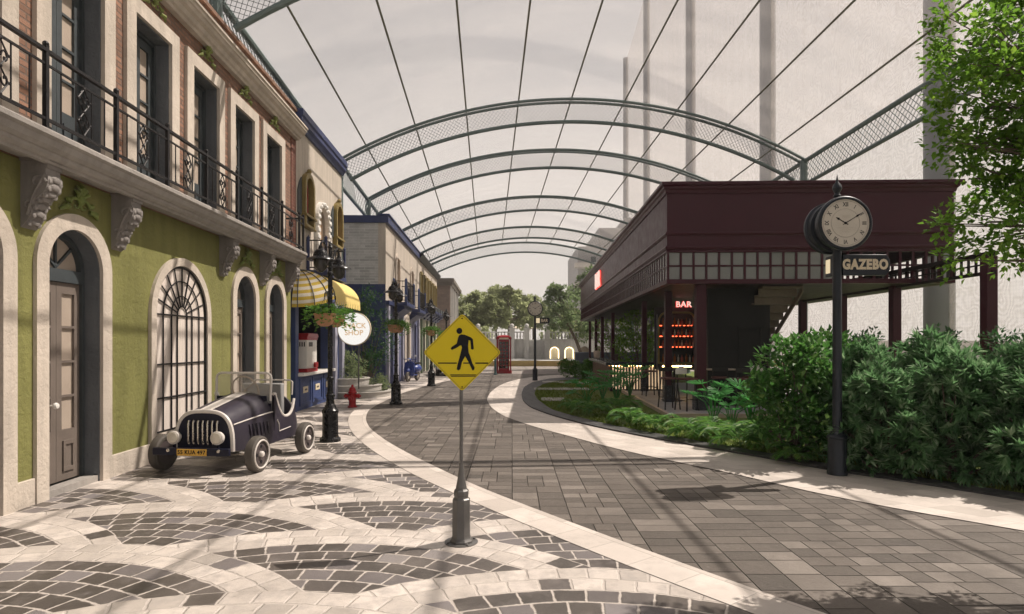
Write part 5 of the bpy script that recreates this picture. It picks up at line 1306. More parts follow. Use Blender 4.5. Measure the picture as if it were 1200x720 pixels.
# --- stepped stone planter and the lit round sign
x, y = G(402, 466, .016); y += .75
pl = thing('stone_planter', 'curved stepped grey stone planter at the corner of the snack house', 'planter', (x, y, .016))
for k, (rr, z0, z1, dx) in enumerate(((1.15, .012, .20, .28), (.95, .201, .40, .12), (.74, .401, .62, -.08))):
    m = MB(); m.lathe([(rr, z0), (rr, z1 - .04), (rr + .03, z1 - .03), (rr + .03, z1), (rr - .14, z1), (rr - .14, z1 - .06), (0, z1 - .06)], (x + dx, y, 0), 36); m.build('tier', M['tablegrey'], pl, ang=25)
x, y = -4.95, 18.75
sn = thing('snack_sign', 'round glowing white snack shop sign on a thin pole above the planter', 'shop sign', (x, y, .3))
m = MB(); m.lathe([(.50, -.05), (.525, -.05), (.525, .05), (.50, .05)], (x, y, 2.24), 40, Matrix.Rotation(PI/2, 3, 'X'), cap=False); m.build('rim', M['cream2'], sn)
m = MB(); m.lathe([(0, -.045), (.502, -.045), (.502, .045), (0, .045)], (x, y, 2.24), 40, Matrix.Rotation(PI/2, 3, 'X')); fc = m.build('lit_face', M['signlit'], sn)
m = MB()
for tx, dz in (('SNACK', .09), ('SHOP', -.13)): m.text(tx, .23, lambda u, v, t: (x + u, y - .0455 - t, 2.24 + dz + v), 0, .004, .004, 1.0)
m.build('lettering', emit('peach_letters', (1.0, .66, .36), .36), fc, smooth=False)
m = MB(); m.tube([(x + .12, y + .07, .35), (x + .12, y + .07, 2.6)], .022, 8); m.build('pole', M['steelgrey'], sn)
# --- phone booth
x, y = G(590.5, 438, .008); y += .4
bo = thing('phone_booth', 'dark red telephone booth with glazed sides at the far end of the road', 'phone booth', (x, y, .008))
w = .43
m = MB(); m.box(x - w - .03, x + w + .03, y - w - .03, y + w + .03, .01, .14); m.build('plinth', M['boothred'], bo, bevel=.01)
m = MB(); m.box(x - w, x + w, y - w, y + w, .14, .15)
for i in (-1, 1):
    for j in (-1, 1): m.box(x + i*(w - .04) - .04, x + i*(w - .04) + .04, y + j*(w - .04) - .04, y + j*(w - .04) + .04, .14, 2.0)
m.build('frame', M['boothred'], bo, bevel=.008)
for (f3, nm) in ((lambda u, v, t: (x + u, y - w + .02 + t, v), 'door'), (lambda u, v, t: (x + u, y + w - .04 + t, v), 'back_panel'), (lambda u, v, t: (x - w + .02 + t, y + u, v), 'side_panel'), (lambda u, v, t: (x + w - .04 + t, y + u, v), 'side_panel')):
    m = MB(); hs = [rect(-.27 + c*.185, -.27 + c*.185 + .165, .30 + k*.20, .30 + k*.20 + .175) for c in range(3) for k in range(8)]
    m.plate(rect(-.31, .31, .15, 1.98), hs, f3, 0, .025); d = m.build(nm, M['boothred'], bo)
    m = MB(); m.prism(rect(-.28, .28, .29, 1.9), f3, .010, .015); m.build('pane', glass('booth_glass_' + nm, (.05, .03, .03), .6) if 'booth_glass_' + nm not in bpy.data.materials else bpy.data.materials['booth_glass_' + nm], d)
m = MB(); m.box(x - w - .02, x + w + .02, y - w - .02, y + w + .02, 2.001, 2.12); m.lathe([(w*1.38, 2.12), (w*1.3, 2.17), (w*.9, 2.23), (0, 2.27)], (x, y, 0), 4, rot=PI/4); rf = m.build('roof', M['boothred'], bo)
m = MB(); m.box(x - .27, x + .27, y - w - .03, y - w - .021, 2.03, 2.10); m.build('sign_strip', M['cream2'], rf)
x, y = G(580.5, 439.5, .008); m = MB(); m.lathe([(.10, 0), (.10, .08), (.07, .1), (.06, .8), (.08, .82), (.05, .92), (0, .95)], n=10); o = m.build('bollard', plain('teal_bollard', (.05, .11, .12), .5, 0, .1, 4), None, 'W', (0, 0, 0)); o.location = (x, y, .008); tag(o, 'small teal bollard just left of the telephone booth', 'bollard')
# --- vintage pedal-style car
cx_, cy_, crot = -4.22, 8.35, R(-6.3)
car = thing('vintage_car', 'aubergine open vintage car with white trim parked facing the viewer by the grilled window', 'car', (cx_, cy_, .012), rotz=crot)
def csec(y):
    """half width, bottom, top, roundness along the car (y backwards)"""
    K = [(-.12, .425, .30, .855, .62), (.0, .432, .29, .88, .62), (.40, .455, .27, .955, .64), (.78, .49, .26, 1.02, .66), (.95, .50, .26, 1.02, .66), (1.45, .50, .27, .98, .66), (1.62, .47, .30, .95, .72), (1.80, .40, .34, .84, .82), (1.93, .27, .40, .68, .9), (2.0, .08, .48, .56, 1)]
    for a, b in zip(K, K[1:]):
        if y <= b[0]:
            f = (y - a[0]) / (b[0] - a[0]); return [a[i] + (b[i] - a[i])*f for i in range(1, 5)]
    return list(K[-1][1:])
def cpoint(y, a, off=0.0):
    w, b, t, e = csec(y); c, s = math.cos(a), math.sin(a)
    zm = b + (t - b) * .0
    return ((w + off) * math.copysign(abs(c) ** e, c), y, zm + (t - b + off) * abs(s) ** e)
NA_ = 28
def shell(mb, ys, a0=0.0, a1=PI, off=0.0, n=NA_):
    b = len(mb.v)
    for y in ys:
        for k in range(n + 1): mb.v.append(cpoint(y, a0 + (a1 - a0)*k/n, off))
    for i in range(len(ys) - 1):
        for k in range(n): q = b + i*(n+1) + k; mb.f.append((q, q+1, q+n+2, q+n+1))
def lin(a, b, n): return [a + (b - a)*k/n for k in range(n + 1)]
m = MB(); ys = lin(-.12, .86, 12); shell(m, ys); n = NA_ + 1
m.f.append(tuple(range(n)))                       # front bulkhead
bd = m.build('bonnet', M['carbody'], car, fix=True, ang=40)
m = MB(); ys = lin(1.52, 2.0, 10); shell(m, ys); m.f.append(tuple(range(n))); m.build('tail', M['carbody'], car, fix=True, ang=40)
# cockpit sides with a sweeping cut, floor and inner wall
def cut(y):
    f = (y - .86) / (1.56 - .86)
    return .62 + .36 * abs(2*f - 1.15) ** 2.4 if f < .9 else .62 + .36 * abs(2*f - 1.15) ** 2.4
m = MB()
for sgn in (-1, 1):
    b = len(m.v); yy_ = lin(.86, 1.56, 14)
    for y in yy_:
        w = csec(y)[0]; zt = min(cut(y), csec(y)[2] - .02)
        for (dx, z) in ((0, .27), (.0, .45), (-.01, zt), (-.045, zt), (-.045, .30)): m.v.append((sgn*(w + dx), y, z))
    for i in range(14):
        for k in range(4): q = b + 5*i + k; m.f.append((q, q+1, q+6, q+5))
m.box(-.45, .45, .86, 1.56, .262, .30); m.build('cockpit_side', M['carbody'], car, fix=False, ang=40)
m = MB(); m.box(-.44, .44, .84, .862, .3, .86); m.box(-.40, .40, .78, .80, .9, .98); m.build('dashboard', M['cargrille'], car)
for sgn in (-1, 1):
    m = MB(); m.tube([(sgn*(csec(y)[0] - .025), y, min(cut(y), csec(y)[2] - .02) + .005) for y in lin(.86, 1.56, 16)], .024, 8); m.build('cockpit_rim', M['cartrim'], car)
m = MB(); m.box(-.34, .34, 1.0, 1.40, .34, .52); m.box(-.34, .34, 1.36, 1.47, .52, 1.13); st = m.build('seat', M['seat'], car, bevel=.02)
# radiator grille: dark plate, white surround, chrome bars
m = MB(); pts = [cpoint(-.12, PI*k/NA_, -.03) for k in range(NA_ + 1)]; m.prism([(p[0], p[2]) for p in pts], lambda u, v, t: (u, -.135 + t, v), -.006, .006); gr = m.build('radiator', M['cargrille'], car)
m = MB(); m.tube([(p[0], -.125, p[2]) for p in [cpoint(-.12, PI*k/36, -.012) for k in range(37)]], .030, 8); m.build('radiator_surround', M['cartrim'], car)
for k in range(7):
    x0 = -.21 + k*.07; m = MB(); m.tube([(x0, -.150, .40), (x0, -.165, .44), (x0, -.165, .68), (x0, -.150, .72)], .0135, 8); m.build('grille_bar', M['chrome'], gr)
# stripes on the bonnet, louvres, side mouldings
m = MB(); b = 0
shell(m, lin(-.11, .85, 12), PI/2 - .085, PI/2 + .085, .006, 6); m.build('bonnet_stripe', M['cartrim'], bd, fix=False)
for sgn in (-1, 1):
    a = .50 if sgn > 0 else PI - .50
    m = MB(); m.tube([cpoint(y, a, .006) for y in lin(-.08, .86, 12)], .010, 6); m.build('bonnet_moulding', M['cartrim'], bd)
    for k in range(6):
        y0 = .28 + k*.085; m = MB(); x0 = csec(y0)[0]; m.tube([(sgn*(x0 + .0), y0, .42), (sgn*(x0 + .004), y0 - .02, .52), (sgn*(x0 - .012), y0 - .03, .62)], [.008, .016, .008], 6); m.build('louvre', M['carbody'], bd)
    m = MB(); m.tube([(sgn*.502, .93, .60), (sgn*.504, .98, .52), (sgn*.504, .985, .42), (sgn*.504, 1.35, .44)], .008, 6); m.build('side_moulding', M['cartrim'], car)
# windscreen and rear hoop
m = MB(); m.tube([(-.44, .83, .90), (-.445, .85, 1.24), (-.435, .852, 1.285), (-.41, .854, 1.312), (-.37, .855, 1.325), (.37, .855, 1.325), (.41, .854, 1.312), (.435, .852, 1.285), (.445, .85, 1.24), (.44, .83, .90)], .018, 8); wf = m.build('windscreen_frame', M['cartrim'], car)
m = MB(); m.box(-.43, .43, .842, .848, .98, 1.31); m.build('windscreen', glass('windscreen_glass', (.75, .72, .66), .16, .04), wf)
m = MB(); m.tube([(-.30, 1.6, .93), (-.30, 1.62, 1.14), (-.26, 1.625, 1.17), (.36, 1.625, 1.17), (.40, 1.62, 1.14), (.40, 1.6, .93)], .013, 8); m.build('rear_hoop', M['cartrim'], car)
RTX = Matrix.Rotation(R(-62), 3, 'X')
m = MB(); c = Vector((-.02, .93, 1.06)); m.tube([c + Vector((.21*math.cos(2*PI*k/28), -.21*.35*math.sin(2*PI*k/28), .21*math.sin(2*PI*k/28))) for k in range(28)], .013, 8, closed=True)
for k in range(4): a = 2*PI*k/4 + .6; m.bar(c, c + Vector((.21*math.cos(a), -.073*math.sin(a), .21*math.sin(a))), .016, .008)
m.tube([c, c + Vector((0, -.12, -.16))], .015, 8); m.build('steering_wheel', M['chrome'] if False else plain('tan_steering_wheel', (.32, .24, .16), .5, 0, .1, 6), car)
# bumper, number plate, headlamps
m = MB(); m.box(-.60, .50, -.36, -.31, .275, .375); m.box(-.3, -.24, -.31, -.1, .3, .34); m.box(.24, .3, -.31, -.1, .3, .34); bp = m.build('bumper', M['cargrille'], car, bevel=.01)
for x0 in (-.36, .36): m = MB(); m.lathe([(.022, 0), (.022, .02), (0, .028)], (x0, -.36, .345), 10, Matrix.Rotation(PI/2, 3, 'X')); m.build('bumper_bolt', M['chrome'], bp)
m = MB(); m.box(-.235, .185, -.372, -.361, .278, .365); np_ = m.build('number_plate', M['plate'], car)
m = MB(); m.text('55 KUA 497', .075, lambda u, v, t: (-.025 + u, -.3725 - t, .322 + v), 0, .002, .002, 1.05); m.build('plate_text', M['signblack'], np_, smooth=False)
for x0 in (-.36, .27):
    m = MB(); m.lathe([(0, -.10), (.05, -.09), (.085, -.03), (.09, .0), (.094, .02), (.085, .03)], (x0, -.25, .50), 20, Matrix.Rotation(PI/2, 3, 'X')); h = m.build('headlight', M['cartrim'], car)
    m = MB(); m.lathe([(.085, .022), (.07, .04), (.03, .052), (0, .055)], (x0, -.25, .50), 20, Matrix.Rotation(PI/2, 3, 'X')); m.build('lens', M['lens'], h)
    m = MB(); m.bar((x0, -.24, .34), (x0, -.24, .43), .03); m.build('bracket', M['cargrille'], h)
# wheels
def wheel(x0, y0):
    s = 1 if x0 > 0 else -1; T = Matrix.Rotation(s*PI/2, 3, 'Y'); c = (x0, y0, .25)
    m = MB(); m.lathe([(.165, .05), (.185, .066), (.225, .066), (.245, .05), (.25, .02), (.25, -.02), (.245, -.05), (.225, -.066), (.185, -.066), (.165, -.05)], c, 32, T, cap=False); w = m.build('wheel', M['tyre'], car, ang=25)
    m = MB(); m.tube([(x0 + s*.066, y0 + .19*math.cos(2*PI*k/36), .25 + .19*math.sin(2*PI*k/36)) for k in range(36)], .012, 6, closed=True); m.build('white_ring', M['cartrim'], w)
    m = MB(); m.lathe([(.17, .03), (.17, .045), (.12, .055), (.07, .04), (.05, .045), (0, .05)], c, 28, T); m.lathe([(.17, -.05), (.17, -.04), (0, -.04)], c, 28, T); m.build('disc', plain('wheel_disc_brown', (.07, .055, .055), .5, 0, .2, 5) if 'wheel_disc_brown' not in bpy.data.materials else bpy.data.materials['wheel_disc_brown'], w, ang=25)
    m = MB()
    for k in range(4): a = PI/2*k + .0; m.lathe([(.026, .052), (.026, .056), (0, .0562)], (x0, y0 + .108*math.cos(a), .25 + .108*math.sin(a)), 10, T)
    m.build('disc_hole', M['signblack'], w)
    m = MB(); m.lathe([(.04, .045), (.04, .075), (.03, .09), (0, .095)], c, 14, T); m.build('hub_cap', M['cartrim'], w)
for p in ((-.70, 0), (.70, 0), (-.70, 1.45), (.70, 1.45)): wheel(*p)
m = MB()
for y in (0, 1.45): m.tube([(-.68, y, .25), (.68, y, .25)], .025, 8)
m.tube([(-.2, 0, .25), (0, .7, .27)], .02, 6); m.tube([(.2, 0, .25), (0, .7, .27)], .02, 6); m.build('axle', M['chrome'], car)
# --- blue scooter by the terrace, grey car at the far end
x, y = G(483, 447, .012)
sc_ = thing('motor_scooter', 'blue motor scooter with front shield parked by the arched doors of the terrace', 'scooter', (x, y, .012), rotz=R(-14))
m = MB(); m.prism([(-.24, .28), (.24, .28), (.27, .5), (.24, .86), (.12, .94), (-.12, .94), (-.24, .86), (-.27, .5)], lambda u, v, t: (u, -.32 + t + .10*(v - .6), v), -.03, .03); m.build('front_shield', M['lilacblue'], sc_, bevel=.02)
m = MB(); m.ball((0, .42, .58), .30, 16, 10, (.85, 1.45, .72)); m.ball((0, -.42, .52), .16, 12, 8, (.6, 1.2, .7)); m.build('body', M['lilacblue'], sc_)
m = MB(); m.box(-.13, .13, .08, .78, .78, .87); m.build('seat', M['signblack'], sc_, bevel=.03)
m = MB(); m.box(-.16, .16, -.3, .25, .27, .32); m.build('footboard', M['lilacblue'], sc_, bevel=.01)
for y0 in (-.48, .58):
    m = MB(); m.lathe([(.10, .05), (.20, .06), (.24, .03), (.24, -.03), (.20, -.06), (.10, -.05)], (0, y0, .24), 20, Matrix.Rotation(PI/2, 3, 'Y')); w = m.build('wheel', M['tyre'], sc_)
    m = MB(); m.lathe([(0, -.055), (.11, -.05), (.11, .05), (0, .055)], (0, y0, .24), 14, Matrix.Rotation(PI/2, 3, 'Y')); m.build('rim', M['chrome'], w)
m = MB(); m.tube([(0, -.46, .4), (0, -.32, .98), (0, -.30, 1.02)], .025, 8); m.tube([(-.33, -.22, 1.04), (-.1, -.32, 1.03), (.1, -.32, 1.03), (.33, -.22, 1.04)], .018, 8); m.ball((0, -.36, 1.0), .10, 12, 8); hb = m.build('handlebar', M['lilacblue'], sc_)
m = MB(); m.lathe([(.065, 0), (.05, .02), (0, .03)], (0, -.45, 1.0), 14, Matrix.Rotation(PI/2, 3, 'X')); m.build('headlight', M['lens'], hb)
m = MB(); m.ball((.26, -.24, 1.18), .055, 10, 7, (1, .35, 1)); m.tube([(.2, -.24, 1.04), (.25, -.24, 1.14)], .008, 6); m.build('mirror', M['white'], hb)
x, y = G(528, 440, .012)
pc = thing('parked_car', 'pale grey car parked far down the street, mostly hidden behind the yellow sign', 'car', (x, y + 1, .012), rotz=R(4))
m = MB(); m.prism([(-2.0, .35), (2.0, .35), (2.05, .75), (1.5, .88), (.8, .92), (-.95, .92), (-1.9, .85), (-2.05, .6)], lambda u, v, t: (t, u, v), -.8, .8); m.build('body', plain('pale_grey_car_paint', (.34, .36, .38), .3, .2, .05, 3), pc, bevel=.06)
m = MB(); m.prism([(-1.0, .92), (.95, .92), (.45, 1.4), (-.55, 1.4)], lambda u, v, t: (t, u, v), -.68, .68); m.build('cabin', M['doorblue'], pc, bevel=.05)
for x0 in (-.76, .76):
    for y0 in (-1.25, 1.25):
        m = MB(); m.lathe([(0, -.1), (.30, -.1), (.32, -.06), (.32, .06), (.30, .1), (0, .1)], (x0, y0, .32), 20, Matrix.Rotation(PI/2, 3, 'Y')); m.build('wheel', M['tyre'], pc)
for x0 in (-.55, .55):
    m = MB(); m.ball((x0, -2.02, .66), .12, 10, 7, (1.3, .4, .8)); m.build('headlight', M['lens'], pc)
# ================================================================== PLANTS
RF = random.Random(21)
def rdir(rnd, up=0.0):
    while True:
        v = Vector((rnd.uniform(-1, 1), rnd.uniform(-1, 1), rnd.uniform(-1, 1)))
        if .05 < v.length < 1: return (v.normalized() + Vector((0, 0, up))).normalized()
def clumps(rnd, n, rx, ry, z0, z1, r0, r1):
    """leaf clumps filling an uneven upright mass: (centre, radius)"""
    out = []
    for _ in range(n):
        f = rnd.random(); a = rnd.uniform(0, 2*PI); q = math.sqrt(rnd.random())
        prof = (math.sin(PI * min(1, .18 + f*.80)) ** .6)
        out.append((Vector((rx*q*prof*math.cos(a), ry*q*prof*math.sin(a), z0 + (z1 - z0)*f)), rnd.uniform(r0, r1)))
    return out
def twigs(mb, cl, base, rnd, r=.018, n=6):
    for c, rr in cl:
        b = base + Vector((rnd.uniform(-.12, .12), rnd.uniform(-.12, .12), 0)); mid = b.lerp(c, .5) + Vector((rnd.uniform(-.1, .1), rnd.uniform(-.1, .1), .05))
        mb.tube([b, mid, c], [r, r*.7, r*.3], n)
def leafy(rnd, cl, per, L0, L1, wr, up=.3, shell=.45):
    mb = MB()
    for c, rr in cl:
        for _ in range(per):
            d = rdir(rnd, .15); p = c + d * rr * (shell + (1 - shell) * rnd.random())
            leaf(mb, p, (d + rdir(rnd, up) * .9), rnd.uniform(L0, L1), wr, rnd)
    return mb
def rosettes(rnd, cl, per, L=.12, nl=11):
    """tufts of narrow leaves radiating from shoot tips"""
    mb = MB()
    for c, rr in cl:
        for _ in range(per):
            d = rdir(rnd, .45); p = c + d * rr * rnd.uniform(.55, 1.0)
            q = d.cross(Vector((.3, .2, 1))).normalized(); s = d.cross(q)
            for k in range(nl):
                a = 2*PI*k/nl + rnd.uniform(-.3, .3); sp = rnd.uniform(.45, 1.3)
                leaf(mb, p - d*rnd.uniform(0, .05), d + (q*math.cos(a) + s*math.sin(a)) * sp, L * rnd.uniform(.7, 1.15), .31, rnd, .35)
    return mb
def plant(name, lb, cat, grp, fol, wood, mat, loc, rz=0.0):
    r = thing(name, lb, cat, (0, 0, 0), 'W', grp, rotz=1e-9)
    r.location = loc; r.rotation_euler = (0, 0, rz)
    fol.build('foliage', mat, r, smooth=False, fix=False)
    if wood: wood.build('stems', M['bark'], r)
    return r
# --- broad-leaved bush beside the clock
cl = clumps(RF, 56, .66, .55, .30, 1.85, .16, .30); wd = MB(); twigs(wd, cl[:30], Vector((0, 0, 0)), RF)
bush = plant('leafy_bush', 'tall loose broad leaved bush with bare lower stems left of the near clock', 'bush', 'bushes of the right hand hedge', leafy(RF, cl, 62, .09, .155, .52), wd, M['lf_bush'], (4.35, 9.15, .03))
copy_tree(bush, None, (5.15, 9.7, .03), 1.9, (1.1, 1.0, 1.03), 'broad leaved bush right behind the near clock post')
# --- rosette shrubs
cl = clumps(RF, 46, .66, .60, .12, 1.28, .18, .30); wd = MB(); twigs(wd, cl[:14], Vector((0, 0, 0)), RF)
ros = plant('rosette_shrub', 'dense pale tipped shrub just right of the near clock post', 'shrub', 'bushes of the right hand hedge', rosettes(RF, cl, 12, .15, 11), wd, M['lf_ros'], (5.05, 8.15, .03))
for (x, y, rz, s, lb) in [(5.75, 7.75, 2.0, (1.05, 1.05, 1.12), 'pale tipped shrub second from the near clock along the kerb'), (6.35, 7.2, 4.1, (1.0, 1.0, .98), 'pale tipped shrub at the right edge of the picture, lowest on the kerb'),
                        (6.0, 8.55, 1.1, (1.1, 1.1, 1.28), 'tall pale tipped shrub behind the second kerb shrub'), (6.85, 7.9, 3.0, (1.1, 1.1, 1.25), 'tall pale tipped shrub behind the rightmost kerb shrub'), (5.35, 8.95, 5.0, (1.0, 1.0, 1.22), 'tall pale tipped shrub behind the first kerb shrub by the clock'), (7.3, 6.9, 5.6, (1.1, 1.1, 1.05), 'pale tipped shrub cut by the right picture edge')]:
    copy_tree(ros, None, (x, y, .03), rz, s, lb)
cl = clumps(RF, 34, .65, .55, .25, 1.85, .16, .28); wd = MB(); twigs(wd, cl[:18], Vector((0, 0, 0)), RF)
drk = plant('dark_shrub', 'dark glossy shrub behind the pale hedge, left of the thick net pole', 'shrub', 'dark shrubs at the back of the hedge', leafy(RF, cl, 60, .06, .11, .45), wd, M['lf_dark'], (6.05, 10.1, .03))
for (x, y, rz, s, lb) in [(7.0, 9.9, 1.3, 1.02, 'dark glossy shrub in front of the thick net pole'), (7.9, 9.6, 3.9, 1.0, 'dark glossy shrub behind the hedge near the right picture edge'), (8.8, 9.6, 2.2, 1.04, 'dark glossy shrub farthest right behind the hedge')]:
    copy_tree(drk, None, (x, y, .03), rz, s, lb)
# --- ferns along the kerb
def fern_mesh(rnd, nf=13, L=.74):
    mb = MB()
    for f in range(nf):
        a = 2*PI*f/nf + rnd.uniform(-.25, .25); el = rnd.uniform(.80, 1.42); l = L * rnd.uniform(.75, 1.1)
        h = Vector((math.cos(a), math.sin(a), 0)); side = Vector((-math.sin(a), math.cos(a), 0))
        p = Vector((0, 0, .04)); ang = el; prev = p; N = 17
        for k in range(N):
            st = l / N; d = h * math.cos(ang) + Vector((0, 0, math.sin(ang))); q = prev + d*st
            ang -= 1.35 / N * (1.0 + .5*el) * (.5 + k/N)
            mb.bar(prev, q, .006, .004)
            if k > 2:
                ll = l * .34 * math.sin(PI * (k - 1) / N) ** .7 + .015
                for s in (-1, 1):
                    leaf(mb, q, side*s + d*.75 + Vector((0, 0, -.12 + rnd.uniform(-.15, .15))), ll, .24, rnd, .2)
            prev = q
    return mb
fern = plant('fern', 'x', 'fern', 'feathery ferns along the lawn kerb', fern_mesh(RF), None, M['lf_fern'], (0, 0, 0))
fern2 = plant('fern', 'x', 'fern', 'feathery ferns along the lawn kerb', fern_mesh(RF, 15, .66), None, M['lf_fern'], (0, 0, 0))
FP = [(868, 526, 1.12, 'large pale fern nearest the broad leaved bush'), (813, 515, 1.0, 'fern second from the right in the kerb row'), (768, 505, 1.0, 'fern left of the two big split leaf plants, at the kerb'), (738, 498, 1.05, 'dense fern in the middle of the kerb row'), (690, 487, 1.05, 'fern beside the nearest stepping stone, on its right'), (672, 481, .95, 'leftmost fern of the kerb row by the stepping stones'),
      (727, 483, 1.15, 'fern in the second row below the bar counter'), (840, 511, .95, 'fern behind the two rightmost kerb ferns'), (905, 519, .9, 'fern under the left side of the broad leaved bush'), (933, 541, .75, 'small fern at the foot of the broad leaved bush'), (893, 512, .9, 'pale fern against the terrace right of the stools')]
FP = [(a_, b_, c_ * (.84 if 640 < a_ < 780 else .92), d_) for a_, b_, c_, d_ in FP]
for i, (px, py, s, lb) in enumerate(FP):
    x, y = G(px, py, .03); pr = fern if i % 2 == 0 else fern2
    if i < 2: pr.location = (x, y, .03); pr.rotation_euler = (0, 0, U(0, 6)); pr.scale = (s, s, s); pr['label'] = lb
    else: copy_tree(pr, None, (x, y, .03), U(0, 6), s, lb)
# --- split-leaf plants
def mon_mesh(rnd, n=9):
    fo = MB(); stm = MB()
    for k in range(n):
        a = 2*PI*k/n + rnd.uniform(-.4, .4); rr = rnd.uniform(.18, .5); hh = rnd.uniform(.42, .80)
        h = Vector((math.cos(a), math.sin(a), 0)); c = h*rr + Vector((0, 0, hh))
        stm.tube([(0, 0, 0), h*rr*.4 + Vector((0, 0, hh*.75)), c], [.014, .011, .008], 6)
        s = Vector((-math.sin(a), math.cos(a), 0)); tilt = rnd.uniform(-.55, .15); d = (h*math.cos(tilt) + Vector((0, 0, math.sin(tilt)))); nn = s.cross(d)
        R0 = rnd.uniform(.16, .23); N = 13
        for j in range(N):
            b0 = -2.55 + 5.1*j/N + .05; b1 = -2.55 + 5.1*(j+1)/N - .05; bm = (b0 + b1)/2
            L = R0 * (1.0 + .28*math.cos(bm))
            def pt(b, q, dz=0): return c + (d*math.cos(b) + s*math.sin(b))*q + nn*(dz - .28*q*q/R0)
            fo.add([pt(bm, .015), pt(b0, L*.55), pt(b0 + .03, L*.93), pt(bm, L*1.05, .01), pt(b1 - .03, L*.93), pt(b1, L*.55)], [(0, 1, 2, 3), (0, 3, 4, 5)])
    return fo, stm
def leaf_plant(lb):
    fo, stm = mon_mesh(RF)
    r = thing('split_leaf_plant', lb, 'leafy plant', (0, 0, 0), 'W', 'split leaf plants by the bar', rotz=1e-9)
    fo.build('leaves', M['lf_mon'], r, smooth=False, fix=False); stm.build('stalks', M['lf_mon'], r); return r
mo = leaf_plant('x'); mo2 = leaf_plant('x')
for i, (px, py, s, lb) in enumerate([(836, 497, 1.15, 'big split leaf plant in front of the corner column'), (880, 500, 1.1, 'split leaf plant among the stools on the right of the terrace edge'), (706, 470, 1.15, 'split leaf plant in front of the boarded counter side'), (738, 466, 1.25, 'tall split leaf plant in front of the lit counter slats'), (688, 478, 1.0, 'split leaf plant at the left end of the plant bed'), (722, 474, 1.1, 'split leaf plant between the two by the counter'), (858, 505, .9, 'low split leaf plant by the terrace timber, behind the ferns')]):
    x, y = G(px, py, .03); pr = mo if i % 2 == 0 else mo2
    if i < 2: pr.location = (x, y, .03); pr.rotation_euler = (0, 0, U(0, 6)); pr.scale = (s, s, s); pr['label'] = lb
    else: copy_tree(pr, None, (x, y, .03), U(0, 6), s, lb)
# --- small round shrubs beyond the lawn
cl = clumps(RF, 22, .55, .5, .15, .75, .16, .26)
rnd_ = plant('round_shrub', 'bright low shrub at the far edge of the lawn, left of the bar counter', 'shrub', 'low shrubs beyond the lawn', leafy(RF, cl, 55, .08, .14, .6), None, M['lf_ivy'], (*G(672, 443.5), .03))
for px, py, s, lb in ((690, 441, 1.0, 'bright low shrub touching the far end of the bar counter'), (662, 437, .9, 'small low shrub behind the brightest lawn shrub'), (684, 446, .7, 'smallest low shrub in front of the counter end')):
    copy_tree(rnd_, None, (*G(px, py), .03), U(0, 6), s, lb)
# --- planter shrub and the climber on the navy gable
cl = clumps(RF, 26, .62, .5, .1, .75, .15, .25)
x, y = G(402, 466, .016)
plant('planter_shrub', 'pale leaved shrub filling the stepped stone planter', 'shrub', None, leafy(RF, cl, 50, .07, .13, .5), None, M['lf_pale'], (x - .05, y + .75, .55))
copy_tree(THINGS[-1], None, (x + .95, y + 1.1, .15), 1.0, .62, 'small pale shrub tucked beside the lowest planter step')
cl = clumps(RF, 44, 1.0, .55, .9, 3.7, .22, .40); wd = MB(); twigs(wd, cl[:24], Vector((0, 0, 0)), RF, .025)
plant('small_tree', 'dark leaved small tree in front of the navy gable behind the round sign', 'tree', None, leafy(RF, cl, 48, .09, .16, .45), wd, M['lf_dark'], (-5.45, 22.4, .0))
cl = clumps(RF, 30, 1.0, .9, .6, 4.0, .3, .5); wd = MB(); twigs(wd, cl[:20], Vector((0, 0, 0)), RF, .03)
plant('bar_tree', 'bright leafy tree seen between the bar columns behind the counter', 'tree', None, leafy(RF, cl, 90, .10, .17, .55), wd, M['lf_tree'], (5.9, 27.5, .03))
copy_tree(THINGS[-1], None, (8.0, 33, .03), 2.0, 1.25, 'leafy tree farther back inside the bar courtyard')
copy_tree(THINGS[-1], None, (6.6, 38, .03), 4.0, 1.2, 'leafy tree at the far end of the bar courtyard')
# --- overhanging tree at the right edge
def tree_right():
    rnd = random.Random(8); wood = MB(); base = Vector((9.4, 5.2, 0)); top = Vector((8.6, 4.95, 6.0))
    wood.tube([base, base.lerp(top, .35) + Vector((.1, .05, 0)), base.lerp(top, .7), top], [.16, .125, .085, .04], 12)
    cl = []
    LIMB = [((3.62, 4.66, 3.40), 2.9), ((3.72, 4.83, 3.13), 2.6), ((3.6, 4.5, 3.9), 3.1), ((3.78, 5.03, 4.32), 3.5), ((3.74, 4.7, 2.75), 2.4), ((3.98, 4.9, 4.66), 3.7), ((3.9, 4.56, 3.57), 3.0), ((4.0, 4.7, 2.45), 2.3), ((4.35, 4.5, 4.1), 3.2), ((4.2, 4.96, 3.0), 2.6), ((4.4, 5.3, 4.95), 4.0), ((3.66, 4.6, 3.62), 3.0), ((3.55, 4.6, 3.3), 2.8), ((3.9, 4.8, 4.0), 3.3), ((10.6, 6.2, 4.8), 3.6), ((11.2, 4.4, 5.4), 4.2)]
    for e, z in LIMB:
        e = Vector(e); b = base.lerp(top, z / 6.2); b.z = z
        m1 = b.lerp(e, .5) + Vector((0, 0, .25)); wood.tube([b, m1, e], [.05, .026, .008], 7)
        for _ in range(12):
            f = rnd.uniform(.84, 1.06); p = b.lerp(e, f) + Vector((0, 0, .25*math.sin(PI*min(f, 1)))) + rdir(rnd) * rnd.uniform(.06, .30)
            wood.tube([b.lerp(e, max(.2, f - .12)) + Vector((0, 0, .22*math.sin(PI*min(f, 1)))), p], [.009, .004], 4, cap=False)
            cl.append((p, rnd.uniform(.11, .20)))
    return leafy(rnd, cl, 74, .040, .070, .66, .1, .12), wood
fo, wo_ = tree_right()
